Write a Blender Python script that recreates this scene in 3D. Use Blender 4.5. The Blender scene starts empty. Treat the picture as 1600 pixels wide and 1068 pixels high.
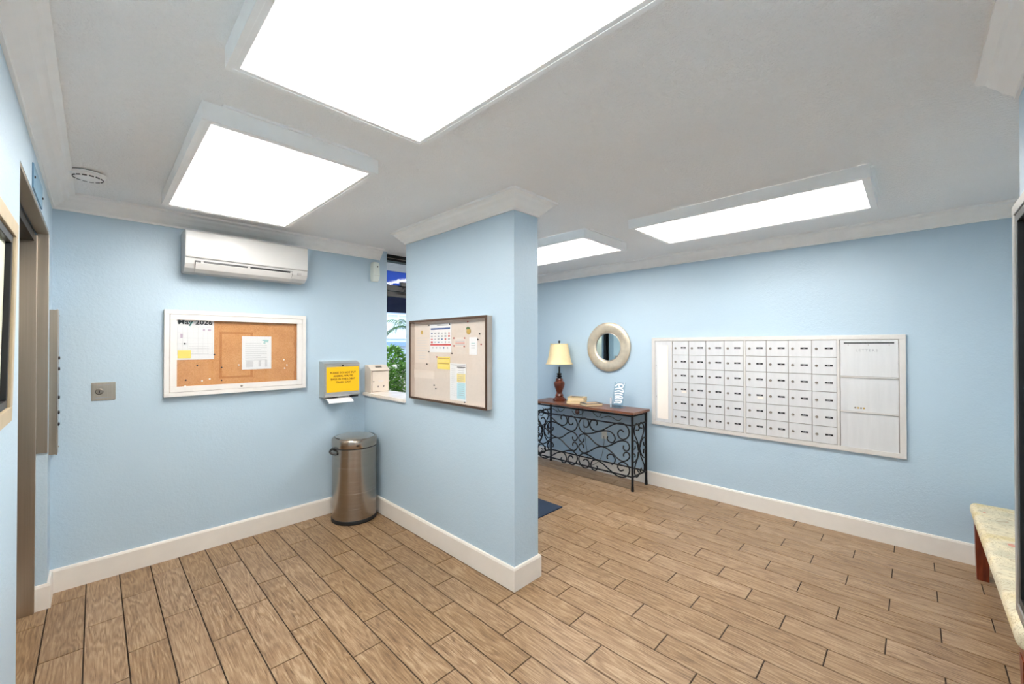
import bpy, bmesh, math, random
from mathutils import Vector, Matrix
random.seed(7)
SC = bpy.context.scene
COL = SC.collection
PI = math.pi
R = math.radians

# ------------------------------------------------------------------ camera
CAMZ = 1.5094
FPX = 638.0                       # focal length in pixels of the 1600 px wide frame
cam_d = bpy.data.cameras.new('camera')
cam_d.sensor_width = 36.0
cam_d.lens = FPX * 36.0 / 1600.0
cam_d.clip_start = 0.02
cam_d.clip_end = 400
cam = bpy.data.objects.new('camera', cam_d)
COL.objects.link(cam)
cam.location = (0, 0, CAMZ)
cam.rotation_euler = (R(90 + 0.444), R(0.05), R(44.44 - 90))
SC.camera = cam

# ------------------------------------------------------------------ world, sun, exposure
world = bpy.data.worlds.new('world')
SC.world = world
world.use_nodes = True
wn = world.node_tree.nodes
wl = world.node_tree.links
wn.clear()
w_out = wn.new('ShaderNodeOutputWorld')
w_bg = wn.new('ShaderNodeBackground')
w_sky = wn.new('ShaderNodeTexSky')
w_sky.sky_type = 'NISHITA'
w_sky.sun_disc = False
w_sky.sun_elevation = R(61)
w_sky.sun_rotation = R(200)
w_sky.air_density = 1.0
w_sky.dust_density = 1.5
w_bg.inputs['Strength'].default_value = 0.34
wl.new(w_sky.outputs[0], w_bg.inputs[0])
wl.new(w_bg.outputs[0], w_out.inputs[0])
sun_d = bpy.data.lights.new('sun', 'SUN')
sun_d.energy = 2.3
sun_d.angle = R(0.6)
sun_d.color = (1.0, 0.95, 0.87)
sun = bpy.data.objects.new('sun', sun_d)
COL.objects.link(sun)
sun.rotation_euler = (R(29), 0, R(-22))      # shines towards +y, away from the lobby glass
vs = SC.view_settings
vs.view_transform = 'Standard'
vs.look = 'None'
vs.gamma = 1.0
vs.use_curve_mapping = False
vs.exposure = 0.56
SC.cycles.max_bounces = 12
SC.cycles.diffuse_bounces = 8
SC.cycles.transparent_max_bounces = 16
LAMP = 21.0                        # radiance of the ceiling diffusers

# ------------------------------------------------------------------ material helpers
def lin(c):
    return tuple(((v / 255) / 12.92 if v / 255 <= 0.04045 else ((v / 255 + 0.055) / 1.055) ** 2.4) for v in c[:3]) + (1.0,)

def newmat(name):
    m = bpy.data.materials.new(name)
    m.use_nodes = True
    nt = m.node_tree
    b = nt.nodes['Principled BSDF']
    return m, nt, b

def N(nt, t, **kw):
    n = nt.nodes.new(t)
    for k, v in kw.items():
        setattr(n, k, v)
    return n

def pos_node(nt, obj=True):
    if obj:
        return N(nt, 'ShaderNodeTexCoord').outputs['Object']
    return N(nt, 'ShaderNodeNewGeometry').outputs['Position']

def mapping(nt, src, scale):
    mp = N(nt, 'ShaderNodeMapping')
    mp.inputs['Scale'].default_value = scale
    nt.links.new(src, mp.inputs['Vector'])
    return mp.outputs[0]

def noise(nt, vec, scale, detail=2, rough=.5, dist=0):
    n = N(nt, 'ShaderNodeTexNoise')
    n.inputs['Scale'].default_value = scale
    n.inputs['Detail'].default_value = detail
    n.inputs['Roughness'].default_value = rough
    n.inputs['Distortion'].default_value = dist
    nt.links.new(vec, n.inputs['Vector'])
    return n.outputs[0]

def ramp(nt, fac, stops):
    r = N(nt, 'ShaderNodeValToRGB')
    els = r.color_ramp.elements
    while len(els) < len(stops):
        els.new(0.5)
    for e, (p, c) in zip(els, stops):
        e.position = p
        e.color = c
    nt.links.new(fac, r.inputs[0])
    return r.outputs[0]

def math_n(nt, op, a, b=None, c=None):
    n = N(nt, 'ShaderNodeMath', operation=op)
    for i, v in enumerate((a, b, c)):
        if v is None:
            continue
        if isinstance(v, (int, float)):
            n.inputs[i].default_value = v
        else:
            nt.links.new(v, n.inputs[i])
    return n.outputs[0]

def bump(nt, b, h, strength, dist):
    bp = N(nt, 'ShaderNodeBump')
    bp.inputs['Strength'].default_value = strength
    bp.inputs['Distance'].default_value = dist
    nt.links.new(h, bp.inputs['Height'])
    nt.links.new(bp.outputs[0], b.inputs['Normal'])

def pbr(name, col, rough=.5, metal=0.0, var=.06, vscale=12, bs=0, bscale=200, bdist=.001, stretch=(1, 1, 1), spec=None, world_pos=False):
    m, nt, b = newmat(name)
    c = lin(col)
    src = pos_node(nt, not world_pos)
    v = mapping(nt, src, stretch)
    n = noise(nt, v, vscale, 3)
    lo = tuple(x * (1 - var) for x in c[:3]) + (1,)
    hi = tuple(min(1, x * (1 + var)) for x in c[:3]) + (1,)
    nt.links.new(ramp(nt, n, [(.3, lo), (.7, hi)]), b.inputs['Base Color'])
    b.inputs['Roughness'].default_value = rough
    b.inputs['Metallic'].default_value = metal
    if spec is not None:
        b.inputs['Specular IOR Level'].default_value = spec
    if bs:
        bump(nt, b, noise(nt, v, bscale, 3), bs, bdist)
    return m

def emit(name, col, s):
    m, nt, b = newmat(name)
    b.inputs['Base Color'].default_value = lin(col)
    b.inputs['Emission Color'].default_value = lin(col)
    b.inputs['Emission Strength'].default_value = s
    return m

def thin_glass(name, tint=(252, 253, 253), gloss=.05):
    m = bpy.data.materials.new(name)
    m.use_nodes = True
    nt = m.node_tree
    nt.nodes.clear()
    o = N(nt, 'ShaderNodeOutputMaterial')
    t = N(nt, 'ShaderNodeBsdfTransparent')
    t.inputs[0].default_value = lin(tint)
    g = N(nt, 'ShaderNodeBsdfGlossy')
    g.inputs['Roughness'].default_value = .02
    lw = N(nt, 'ShaderNodeLayerWeight')
    lw.inputs[0].default_value = .5
    fr = N(nt, 'ShaderNodeMath', operation='MULTIPLY_ADD')
    pw = N(nt, 'ShaderNodeMath', operation='POWER')
    pw.inputs[1].default_value = 4.0
    nt.links.new(lw.outputs['Facing'], pw.inputs[0])
    nt.links.new(pw.outputs[0], fr.inputs[0])
    fr.inputs[1].default_value = .35
    fr.inputs[2].default_value = gloss * .4
    mx = N(nt, 'ShaderNodeMixShader')
    nt.links.new(fr.outputs[0], mx.inputs[0])
    nt.links.new(t.outputs[0], mx.inputs[1])
    nt.links.new(g.outputs[0], mx.inputs[2])
    nt.links.new(mx.outputs[0], o.inputs[0])
    return m

# ---- walls: rolled paint with an orange-peel relief
def wall_mat():
    m, nt, b = newmat('blue_wall_paint')
    p = pos_node(nt, False)
    n1 = noise(nt, p, 1.3, 3)
    nt.links.new(ramp(nt, n1, [(.3, lin((178, 199, 214))), (.7, lin((182, 202, 216)))]), b.inputs['Base Color'])
    b.inputs['Roughness'].default_value = .42
    b.inputs['Specular IOR Level'].default_value = .4
    h = math_n(nt, 'ADD', noise(nt, p, 90, 3, .6), math_n(nt, 'MULTIPLY', noise(nt, p, 38, 2), .8))
    bump(nt, b, h, .35, .0035)
    return m

def ceil_mat():
    m, nt, b = newmat('textured_ceiling_paint')
    p = pos_node(nt, False)
    n1 = noise(nt, p, 2, 3)
    nt.links.new(ramp(nt, n1, [(.3, lin((246, 245, 244))), (.7, lin((249, 248, 247)))]), b.inputs['Base Color'])
    b.inputs['Roughness'].default_value = .8
    h = math_n(nt, 'ADD', noise(nt, p, 130, 3, .7), noise(nt, p, 60, 2))
    bump(nt, b, h, .8, .007)
    return m

def plank_mat():
    m, nt, b = newmat('oak_look_plank_tile')
    oi = N(nt, 'ShaderNodeObjectInfo')
    rnd = oi.outputs['Random']
    src = pos_node(nt)
    off = N(nt, 'ShaderNodeCombineXYZ')
    nt.links.new(math_n(nt, 'MULTIPLY', rnd, 91.7), off.inputs[0])
    nt.links.new(math_n(nt, 'MULTIPLY', rnd, 57.3), off.inputs[1])
    nt.links.new(math_n(nt, 'MULTIPLY', rnd, 13.1), off.inputs[2])
    va = N(nt, 'ShaderNodeVectorMath', operation='ADD')
    nt.links.new(src, va.inputs[0])
    nt.links.new(off.outputs[0], va.inputs[1])
    v = va.outputs[0]
    fig = noise(nt, mapping(nt, v, (1, .12, 1)), 15, 2, .45, .25)
    fine = noise(nt, mapping(nt, v, (1, .06, 1)), 230, 3, .6)
    streak = noise(nt, mapping(nt, v, (1, .04, 1)), 105, 4, .75)
    rings = math_n(nt, 'MULTIPLY_ADD', math_n(nt, 'SINE', math_n(nt, 'MULTIPLY_ADD', fig, 62, math_n(nt, 'MULTIPLY', fine, 3.0))), .5, .5)
    mixv = math_n(nt, 'ADD', math_n(nt, 'MULTIPLY', rings, .13), math_n(nt, 'MULTIPLY_ADD', streak, .42, math_n(nt, 'MULTIPLY', fine, .45)))
    mixv = math_n(nt, 'ADD', mixv, math_n(nt, 'MULTIPLY', math_n(nt, 'SUBTRACT', noise(nt, v, 4, 2), .5), .16))
    col = ramp(nt, mixv, [(.30, lin((94, 69, 45))), (.43, lin((136, 107, 77))), (.54, lin((154, 125, 94))), (.72, lin((188, 163, 132)))])
    hsv = N(nt, 'ShaderNodeHueSaturation')
    nt.links.new(col, hsv.inputs['Color'])
    nt.links.new(math_n(nt, 'MULTIPLY_ADD', rnd, .20, .85), hsv.inputs['Value'])
    nt.links.new(math_n(nt, 'MULTIPLY_ADD', rnd, -.10, 1.06), hsv.inputs['Saturation'])
    nt.links.new(hsv.outputs[0], b.inputs['Base Color'])
    nt.links.new(math_n(nt, 'MULTIPLY_ADD', fine, .2, .26), b.inputs['Roughness'])
    b.inputs['Specular IOR Level'].default_value = .45
    bump(nt, b, mixv, .25, .0015)
    return m

def steel_mat(name, col, rough=.32, stretch=(160, 160, 1.5), aniso=0):
    m, nt, b = newmat(name)
    v = mapping(nt, pos_node(nt), stretch)
    n = noise(nt, v, 1.0, 3, .6)
    c = lin(col)
    nt.links.new(ramp(nt, n, [(.25, tuple(x * .86 for x in c[:3]) + (1,)), (.75, c)]), b.inputs['Base Color'])
    b.inputs['Metallic'].default_value = 1
    nt.links.new(math_n(nt, 'MULTIPLY_ADD', n, .16, rough - .08), b.inputs['Roughness'])
    bump(nt, b, n, .06, .0005)
    if aniso:
        b.inputs['Anisotropic'].default_value = aniso
        b.inputs['Anisotropic Rotation'].default_value = .25
        tg = N(nt, 'ShaderNodeTangent', direction_type='RADIAL', axis='Z')
        nt.links.new(tg.outputs[0], b.inputs['Tangent'])
    return m

def diffuser_mat():
    # frosted acrylic over two fluorescent tubes: brightest above the tubes, dimmer to the rim
    m, nt, b = newmat('lit_frosted_diffuser')
    sx = N(nt, 'ShaderNodeSeparateXYZ')
    nt.links.new(pos_node(nt), sx.inputs[0])
    ax = math_n(nt, 'ABSOLUTE', sx.outputs[0])
    d = math_n(nt, 'SUBTRACT', ax, .13)
    g = math_n(nt, 'POWER', 2.718, math_n(nt, 'MULTIPLY', math_n(nt, 'MULTIPLY', d, d), -160))
    ay = math_n(nt, 'ABSOLUTE', sx.outputs[1])
    e = N(nt, 'ShaderNodeMapRange', interpolation_type='SMOOTHSTEP')
    e.inputs[1].default_value = .66
    e.inputs[2].default_value = .40
    e.inputs[3].default_value = .03
    e.inputs[4].default_value = 1
    nt.links.new(ay, e.inputs[0])
    k = math_n(nt, 'MULTIPLY', g, e.outputs[0])
    s = math_n(nt, 'MULTIPLY_ADD', k, LAMP * 1.25, .60)
    b.inputs['Base Color'].default_value = (.8, .8, .8, 1)
    b.inputs['Emission Color'].default_value = (1, .965, .92, 1)
    nt.links.new(s, b.inputs['Emission Strength'])
    return m

def cork_mat():
    m, nt, b = newmat('cork_sheet')
    p = pos_node(nt)
    n = noise(nt, p, 160, 4, .7)
    n2 = noise(nt, p, 9, 2)
    f = math_n(nt, 'ADD', math_n(nt, 'MULTIPLY', n, .7), math_n(nt, 'MULTIPLY', n2, .3))
    col = ramp(nt, f, [(.25, lin((176, 114, 64))), (.5, lin((206, 148, 97))), (.75, lin((218, 167, 118)))])
    # sun-faded outline where a notice once hung
    sx = N(nt, 'ShaderNodeSeparateXYZ')
    nt.links.new(p, sx.inputs[0])
    ax = math_n(nt, 'SUBTRACT', .108, math_n(nt, 'ABSOLUTE', math_n(nt, 'ADD', sx.outputs[0], .033)))
    az = math_n(nt, 'SUBTRACT', .176, math_n(nt, 'ABSOLUTE', math_n(nt, 'ADD', sx.outputs[2], .018)))
    dmin = math_n(nt, 'MINIMUM', ax, az)
    edge = math_n(nt, 'COMPARE', dmin, 0.006, .008)
    ax2 = math_n(nt, 'GREATER_THAN', math_n(nt, 'ADD', sx.outputs[0], math_n(nt, 'MULTIPLY', n2, .05)), .41)
    fac = math_n(nt, 'MULTIPLY', math_n(nt, 'MAXIMUM', edge, ax2), .55)
    mx = N(nt, 'ShaderNodeMixRGB')
    nt.links.new(fac, mx.inputs[0])
    nt.links.new(col, mx.inputs[1])
    mx.inputs[2].default_value = lin((168, 102, 46))
    nt.links.new(mx.outputs[0], b.inputs['Base Color'])
    b.inputs['Roughness'].default_value = .9
    bump(nt, b, n, .3, .001)
    return m

def fabric_mat():
    m, nt, b = newmat('paisley_tapestry_fabric')
    p = pos_node(nt)
    n = noise(nt, p, 9, 3, .55, 1.2)
    rings = math_n(nt, 'MULTIPLY_ADD', math_n(nt, 'SINE', math_n(nt, 'MULTIPLY', n, 70)), .5, .5)
    base = ramp(nt, noise(nt, p, 7, 2), [(.35, lin((206, 188, 142))), (.5, lin((216, 204, 174))), (.65, lin((194, 186, 160)))])
    ink = ramp(nt, rings, [(.05, (1, 1, 1, 1)), (.2, (0, 0, 0, 1))])
    mx = N(nt, 'ShaderNodeMixRGB')
    nt.links.new(math_n(nt, 'MULTIPLY', ink, .5), mx.inputs[0])
    nt.links.new(base, mx.inputs[1])
    mx.inputs[2].default_value = lin((150, 132, 110))
    red = ramp(nt, noise(nt, p, 14, 1), [(.74, (0, 0, 0, 1)), (.77, (1, 1, 1, 1))])
    mx2 = N(nt, 'ShaderNodeMixRGB')
    nt.links.new(math_n(nt, 'MULTIPLY', red, .7), mx2.inputs[0])
    nt.links.new(mx.outputs[0], mx2.inputs[1])
    mx2.inputs[2].default_value = lin((205, 112, 100))
    nt.links.new(mx2.outputs[0], b.inputs['Base Color'])
    b.inputs['Roughness'].default_value = .9
    bump(nt, b, noise(nt, p, 600, 2), .3, .001)
    return m

def wood_mat(name, dark, light, axis=1, rough=.35):
    m, nt, b = newmat(name)
    sc = [1, 1, 1]
    sc[axis] = .08
    v = mapping(nt, pos_node(nt), tuple(sc))
    n = noise(nt, v, 45, 4, .65, .6)
    nt.links.new(ramp(nt, n, [(.3, lin(dark)), (.7, lin(light))]), b.inputs['Base Color'])
    b.inputs['Roughness'].default_value = rough
    bump(nt, b, n, .1, .0008)
    return m

def leaf_mat(name, dark, light):
    m, nt, b = newmat(name)
    p = pos_node(nt)
    n = noise(nt, p, 6, 2)
    nt.links.new(ramp(nt, n, [(.3, lin(dark)), (.7, lin(light))]), b.inputs['Base Color'])
    b.inputs['Roughness'].default_value = .4
    return m

M = {}
M['wall'] = wall_mat()
M['ceil'] = ceil_mat()
M['plank'] = plank_mat()
M['grout'] = pbr('dark_brown_grout', (48, 34, 22), .9)
M['white'] = pbr('white_trim_paint', (248, 246, 243), .4, var=.02)
M['base'] = pbr('cream_baseboard_paint', (228, 221, 212), .45, var=.02)
M['fixture'] = pbr('white_fixture_enamel', (246, 246, 245), .5, var=.02)
M['diffuser'] = diffuser_mat()
M['rim'] = emit('lit_diffuser_rim', (255, 252, 248), 1.2)
M['steel'] = steel_mat('brushed_elevator_steel', (188, 176, 160), .34, (160, 160, 1.5))
M['steel_h'] = steel_mat('brushed_steel_horizontal', (214, 212, 208), .42, (1.5, 160, 160))
M['can'] = steel_mat('brushed_can_steel', (176, 165, 154), .24, (1.5, 1.5, 140), .8)
M['steel_dark'] = pbr('dark_shaft_metal', (52, 42, 34), .5, .6)
M['alu'] = pbr('satin_mailbox_aluminium', (214, 214, 215), .42, .25, var=.04, vscale=30, stretch=(1, 1, .1))
M['alu_frame'] = pbr('warm_aluminium_frame', (216, 212, 208), .4, .25, var=.03)
M['alu_gap'] = pbr('mailbox_shadow_gap', (168, 162, 156), .6, .2)
M['lockm'] = pbr('nickel_lock', (150, 142, 132), .35, .9)
M['black'] = pbr('black_plastic', (18, 18, 20), .4)
M['bronze'] = pbr('dark_bronze_frame', (24, 23, 24), .35, .4)
M['white_frame'] = pbr('white_cabinet_frame', (224, 221, 217), .4, var=.02)
M['cork'] = cork_mat()
M['linen'] = pbr('beige_pinboard_cloth', (214, 199, 188), .9, var=.03, vscale=60, bs=.2, bscale=500)
M['brown_frame'] = pbr('brown_metal_frame', (88, 66, 52), .4, .5)
M['champagne'] = pbr('champagne_metal_side', (206, 192, 180), .4, .5)
M['glass'] = thin_glass('clear_thin_glass')
M['paper'] = pbr('white_paper', (228, 226, 227), .8, var=.01)
M['paper_cream'] = pbr('cream_paper', (238, 230, 221), .8, var=.01)
M['paper_beige'] = pbr('beige_paper', (222, 208, 197), .8, var=.01)
M['paper_yellow'] = pbr('pale_yellow_paper', (236, 214, 112), .8, var=.02)
M['sign_yellow'] = pbr('bright_yellow_paper', (250, 192, 4), .55, var=.01)
M['ink'] = pbr('dark_ink', (50, 50, 54), .8)
M['ink_sign'] = pbr('brown_sign_ink', (96, 64, 10), .8)
M['ink_grey'] = pbr('grey_print', (168, 168, 172), .8)
M['ink_light'] = pbr('light_grey_print', (204, 202, 204), .8)
M['ink_blue'] = pbr('blue_print', (52, 84, 140), .8)
M['ink_red'] = pbr('red_print', (200, 70, 66), .8)
M['ink_teal'] = pbr('teal_print', (110, 178, 176), .8)
M['ink_cyan'] = pbr('pale_cyan_print', (176, 212, 222), .8)
M['ink_pyellow'] = pbr('pale_yellow_print', (236, 214, 140), .8)
M['ink_purple'] = pbr('faint_purple_print', (190, 170, 190), .8)
M['gold'] = pbr('gold_sticker', (196, 160, 84), .5, .3)
M['green_st'] = pbr('green_sticker', (90, 120, 70), .6)
M['ac'] = pbr('glossy_white_appliance', (200, 199, 197), .25, var=.01)
M['ac_grey'] = pbr('grey_appliance_print', (176, 172, 170), .4)
M['mint'] = pbr('off_white_dispenser_plastic', (226, 234, 228), .35, var=.01)
M['beige_box'] = pbr('beige_powder_coat', (212, 199, 184), .5, var=.02)
M['sill'] = pbr('polished_cream_marble', (226, 218, 208), .2, var=.06, vscale=10)
M['iron'] = pbr('black_wrought_iron', (26, 24, 26), .45, .5, bs=.2, bscale=120)
M['tabletop'] = wood_mat('red_brown_tabletop', (78, 46, 32), (132, 84, 58), 1, .3)
M['cherry'] = wood_mat('cherry_leg_wood', (84, 30, 16), (132, 58, 32), 2, .3)
M['lampwood'] = wood_mat('carved_lamp_wood', (58, 26, 18), (112, 54, 34), 2, .3)
M['shade'] = pbr('cream_lamp_fabric', (232, 210, 164), .8, var=.03, vscale=40)
M['shade_trim'] = pbr('cream_shade_trim', (226, 200, 150), .8)
M['pewter'] = pbr('champagne_leaf_frame', (208, 194, 172), .38, .6, var=.10, vscale=16)
M['mirror'] = None
mm, nt_, b_ = newmat('mirror_silver')
b_.inputs['Metallic'].default_value = 1
b_.inputs['Base Color'].default_value = lin((205, 222, 224))
b_.inputs['Roughness'].default_value = .02
M['mirror'] = mm
M['acrylic'] = thin_glass('clear_acrylic', (235, 242, 246))
M['white_print'] = pbr('white_lettering', (246, 247, 250), .5, var=.01)
M['book_cream'] = pbr('cream_book_pages', (228, 206, 168), .8, var=.05, vscale=80, stretch=(.1, .1, 3))
M['book_cover'] = pbr('tan_book_cover', (206, 178, 130), .6)
M['book_dark'] = pbr('dark_book_cover', (66, 62, 58), .5)
M['book_pic'] = pbr('book_cover_picture', (196, 168, 140), .6, var=.2, vscale=40)
M['mat'] = pbr('navy_entrance_mat', (32, 46, 66), .95, var=.12, vscale=200, bs=.5, bscale=300, bdist=.003)
M['fabric'] = fabric_mat()
M['pic_frame'] = pbr('tan_picture_frame', (190, 172, 140), .45, .3, var=.08)
M['pic_mat'] = pbr('pale_picture_mat', (206, 208, 190), .8)
M['pic_art'] = pbr('muted_artwork', (150, 150, 130), .8, var=.3, vscale=8)
M['silver_frame'] = pbr('silver_frame', (176, 172, 166), .35, .7)
M['blue_grey'] = pbr('blue_grey_print', (150, 170, 182), .5, var=.15, vscale=3)
M['plate_blue'] = pbr('darker_blue_plate', (112, 150, 174), .5)
M['outlet'] = pbr('ivory_outlet', (230, 226, 216), .4)
M['pave'] = pbr('outdoor_concrete', (150, 148, 142), .9, var=.1, vscale=3)
M['soffit'] = pbr('outdoor_white_soffit', (244, 244, 240), .8)
M['awning'] = pbr('blue_canvas', (84, 120, 190), .8, var=.06)
_nt = M['awning'].node_tree
_tr = N(_nt, 'ShaderNodeBsdfTranslucent')
_tr.inputs[0].default_value = lin((96, 136, 206))
_mx = N(_nt, 'ShaderNodeMixShader')
_mx.inputs[0].default_value = .55
_nt.links.new(_nt.nodes['Principled BSDF'].outputs[0], _mx.inputs[1])
_nt.links.new(_tr.outputs[0], _mx.inputs[2])
_nt.links.new(_mx.outputs[0], _nt.nodes['Material Output'].inputs[0])
M['navy'] = pbr('navy_valance', (22, 36, 66), .8)
M['brown_metal'] = pbr('brown_outdoor_beam', (112, 84, 64), .6)
M['bld'] = pbr('pale_blue_stucco', (196, 212, 232), .8)
M['bld_band'] = pbr('blue_grey_ledge', (120, 150, 184), .7)
M['bld_glass'] = pbr('pale_window_glass', (206, 224, 238), .15)
M['leaf_b'] = leaf_mat('bright_leaf', (46, 104, 30), (132, 188, 62))
M['leaf_d'] = leaf_mat('deep_leaf', (20, 56, 24), (70, 124, 44))
M['trunk'] = pbr('grey_brown_bark', (96, 82, 66), .9)
M['lamp_white'] = emit('small_white_bulb', (255, 255, 255), 1.5)
M['pin'] = pbr('dark_pin', (48, 48, 52), .4, .4)
M['pin_w'] = pbr('white_pin', (240, 238, 234), .4)
M['pin_r'] = pbr('red_pin', (186, 60, 56), .4)
M['rosette'] = pbr('bronze_rosette', (86, 58, 50), .5, .4)

# ------------------------------------------------------------------ geometry helpers
class MB:
    def __init__(self):
        self.v = []
        self.f = []
        self.s = []
    def add(self, vs_, fs_, smooth=False):
        o = len(self.v)
        self.v += [tuple(p) for p in vs_]
        for f in fs_:
            self.f.append(tuple(i + o for i in f))
            self.s.append(smooth)
        return self
    def box(self, a, b, ch=0.0):
        x0, y0, z0 = (min(a[i], b[i]) for i in range(3))
        x1, y1, z1 = (max(a[i], b[i]) for i in range(3))
        if ch <= 0:
            v = [(x0, y0, z0), (x1, y0, z0), (x1, y1, z0), (x0, y1, z0), (x0, y0, z1), (x1, y0, z1), (x1, y1, z1), (x0, y1, z1)]
            f = [(0, 3, 2, 1), (4, 5, 6, 7), (0, 1, 5, 4), (1, 2, 6, 5), (2, 3, 7, 6), (3, 0, 4, 7)]
            return self.add(v, f)
        bm = bmesh.new()
        bmesh.ops.create_cube(bm, size=1, matrix=Matrix.Translation(((x0 + x1) / 2, (y0 + y1) / 2, (z0 + z1) / 2)) @ Matrix.Diagonal((x1 - x0, y1 - y0, z1 - z0, 1)))
        ch = min(ch, (x1 - x0) * .45, (y1 - y0) * .45, (z1 - z0) * .45)
        bmesh.ops.bevel(bm, geom=list(bm.edges), offset=ch, segments=2, affect='EDGES', profile=.7)
        bm.verts.index_update()
        v = [tuple(q.co) for q in bm.verts]
        f = [tuple(q.index for q in fc.verts) for fc in bm.faces]
        bm.free()
        return self.add(v, f)
    def tube(self, pts, r, seg=8, closed=False, rads=None):
        pts = [Vector(p) for p in pts]
        n = len(pts)
        if n < 2:
            return self
        tang = []
        for i in range(n):
            if closed:
                t = pts[(i + 1) % n] - pts[i - 1]
            else:
                t = pts[min(i + 1, n - 1)] - pts[max(i - 1, 0)]
            if t.length < 1e-9:
                t = Vector((0, 0, 1))
            tang.append(t.normalized())
        up = Vector((0, 0, 1)) if abs(tang[0].z) < .9 else Vector((1, 0, 0))
        nrm = (up - tang[0] * up.dot(tang[0])).normalized()
        vs_, fs_ = [], []
        for i in range(n):
            nrm = nrm - tang[i] * nrm.dot(tang[i])
            if nrm.length < 1e-6:
                nrm = tang[i].orthogonal()
            nrm.normalize()
            bi = tang[i].cross(nrm)
            rr = rads[i] if rads else r
            for k in range(seg):
                a = 2 * PI * k / seg
                vs_.append(pts[i] + nrm * (math.cos(a) * rr) + bi * (math.sin(a) * rr))
        rng = n if closed else n - 1
        for i in range(rng):
            j = (i + 1) % n
            for k in range(seg):
                l = (k + 1) % seg
                fs_.append((i * seg + k, i * seg + l, j * seg + l, j * seg + k))
        if not closed:
            fs_.append(tuple(range(seg - 1, -1, -1)))
            fs_.append(tuple((n - 1) * seg + k for k in range(seg)))
        return self.add(vs_, fs_, True)
    def lathe(self, prof, seg=32, c=(0, 0, 0), axis='z', sx=1.0, sy=1.0):
        vs_, fs_ = [], []
        n = len(prof)
        for (r, h) in prof:
            for k in range(seg):
                a = 2 * PI * k / seg
                if axis == 'z':
                    p = (c[0] + r * math.cos(a) * sx, c[1] + r * math.sin(a) * sy, c[2] + h)
                elif axis == 'y':        # h grows towards -y (out of the wall)
                    p = (c[0] + r * math.cos(a), c[1] - h, c[2] + r * math.sin(a))
                else:
                    p = (c[0] + h, c[1] + r * math.cos(a), c[2] + r * math.sin(a))
                vs_.append(p)
        for i in range(n - 1):
            for k in range(seg):
                l = (k + 1) % seg
                fs_.append((i * seg + k, i * seg + l, (i + 1) * seg + l, (i + 1) * seg + k))
        fs_.append(tuple(range(seg - 1, -1, -1)))
        fs_.append(tuple((n - 1) * seg + k for k in range(seg)))
        return self.add(vs_, fs_, True)
    def extrude_x(self, prof, x0, x1):
        """prof: list of (y, z), extruded along x"""
        n = len(prof)
        vs_ = [(x0, y, z) for y, z in prof] + [(x1, y, z) for y, z in prof]
        fs_ = [(i, (i + 1) % n, n + (i + 1) % n, n + i) for i in range(n)]
        fs_ += [tuple(range(n - 1, -1, -1)), tuple(range(n, 2 * n))]
        return self.add(vs_, fs_)
    def sweep(self, path, prof, closed=False):
        """path: 2D points walked with the open room on the LEFT; prof: (out, z) pairs; mitred"""
        n = len(path)
        P = [Vector((p[0], p[1])) for p in path]
        secs = []
        for i in range(n):
            d0 = (P[i] - P[i - 1]).normalized() if (closed or i > 0) else None
            d1 = (P[(i + 1) % n] - P[i]).normalized() if (closed or i < n - 1) else None
            if d0 is None:
                d0 = d1
            if d1 is None:
                d1 = d0
            n0 = Vector((-d0.y, d0.x))
            n1 = Vector((-d1.y, d1.x))
            mt = n0 + n1
            mt = mt / max(mt.dot(n0), 1e-6)
            secs.append([(P[i].x + mt.x * o, P[i].y + mt.y * o, z) for o, z in prof])
        m = len(prof)
        vs_ = [p for s in secs for p in s]
        fs_ = []
        for i in range(n if closed else n - 1):
            j = (i + 1) % n
            for k in range(m):
                l = (k + 1) % m
                fs_.append((i * m + k, i * m + l, j * m + l, j * m + k))
        if not closed:
            fs_.append(tuple(range(m - 1, -1, -1)))
            fs_.append(tuple((n - 1) * m + k for k in range(m)))
        return self.add(vs_, fs_)
    def mesh(self, name):
        me = bpy.data.meshes.new(name)
        me.from_pydata(self.v, [], self.f)
        me.polygons.foreach_set('use_smooth', self.s)
        bm = bmesh.new()
        bm.from_mesh(me)
        bmesh.ops.recalc_face_normals(bm, faces=list(bm.faces))
        bm.to_mesh(me)
        bm.free()
        me.update()
        return me
    def build(self, name, mat, parent=None, loc=(0, 0, 0), rot=(0, 0, 0)):
        return obj(name, self.mesh(name), mat, parent, loc, rot)

def obj(name, me, mat, parent=None, loc=(0, 0, 0), rot=(0, 0, 0)):
    if mat is not None and len(me.materials) == 0:
        me.materials.append(M[mat] if isinstance(mat, str) else mat)
    o = bpy.data.objects.new(name, me)
    COL.objects.link(o)
    o.location = loc
    o.rotation_euler = rot
    if parent is not None:
        o.parent = parent
    if any(p.use_smooth for p in me.polygons):
        try:
            me.set_sharp_from_angle(angle=R(38))
        except Exception:
            pass
    return o

def tag(o, label, cat=None, group=None, kind=None):
    o['label'] = label
    if cat:
        o['category'] = cat
    if group:
        o['group'] = group
    if kind:
        o['kind'] = kind
    return o

def thing(name, label, cat, loc=(0, 0, 0), rotz=0, group=None, kind=None):
    o = bpy.data.objects.new(name, None)
    o.empty_display_size = .05
    COL.objects.link(o)
    o.location = loc
    o.rotation_euler = (0, 0, rotz)
    return tag(o, label, cat, group, kind)

def plabel(o, label):
    o['label'] = label
    return o

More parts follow.
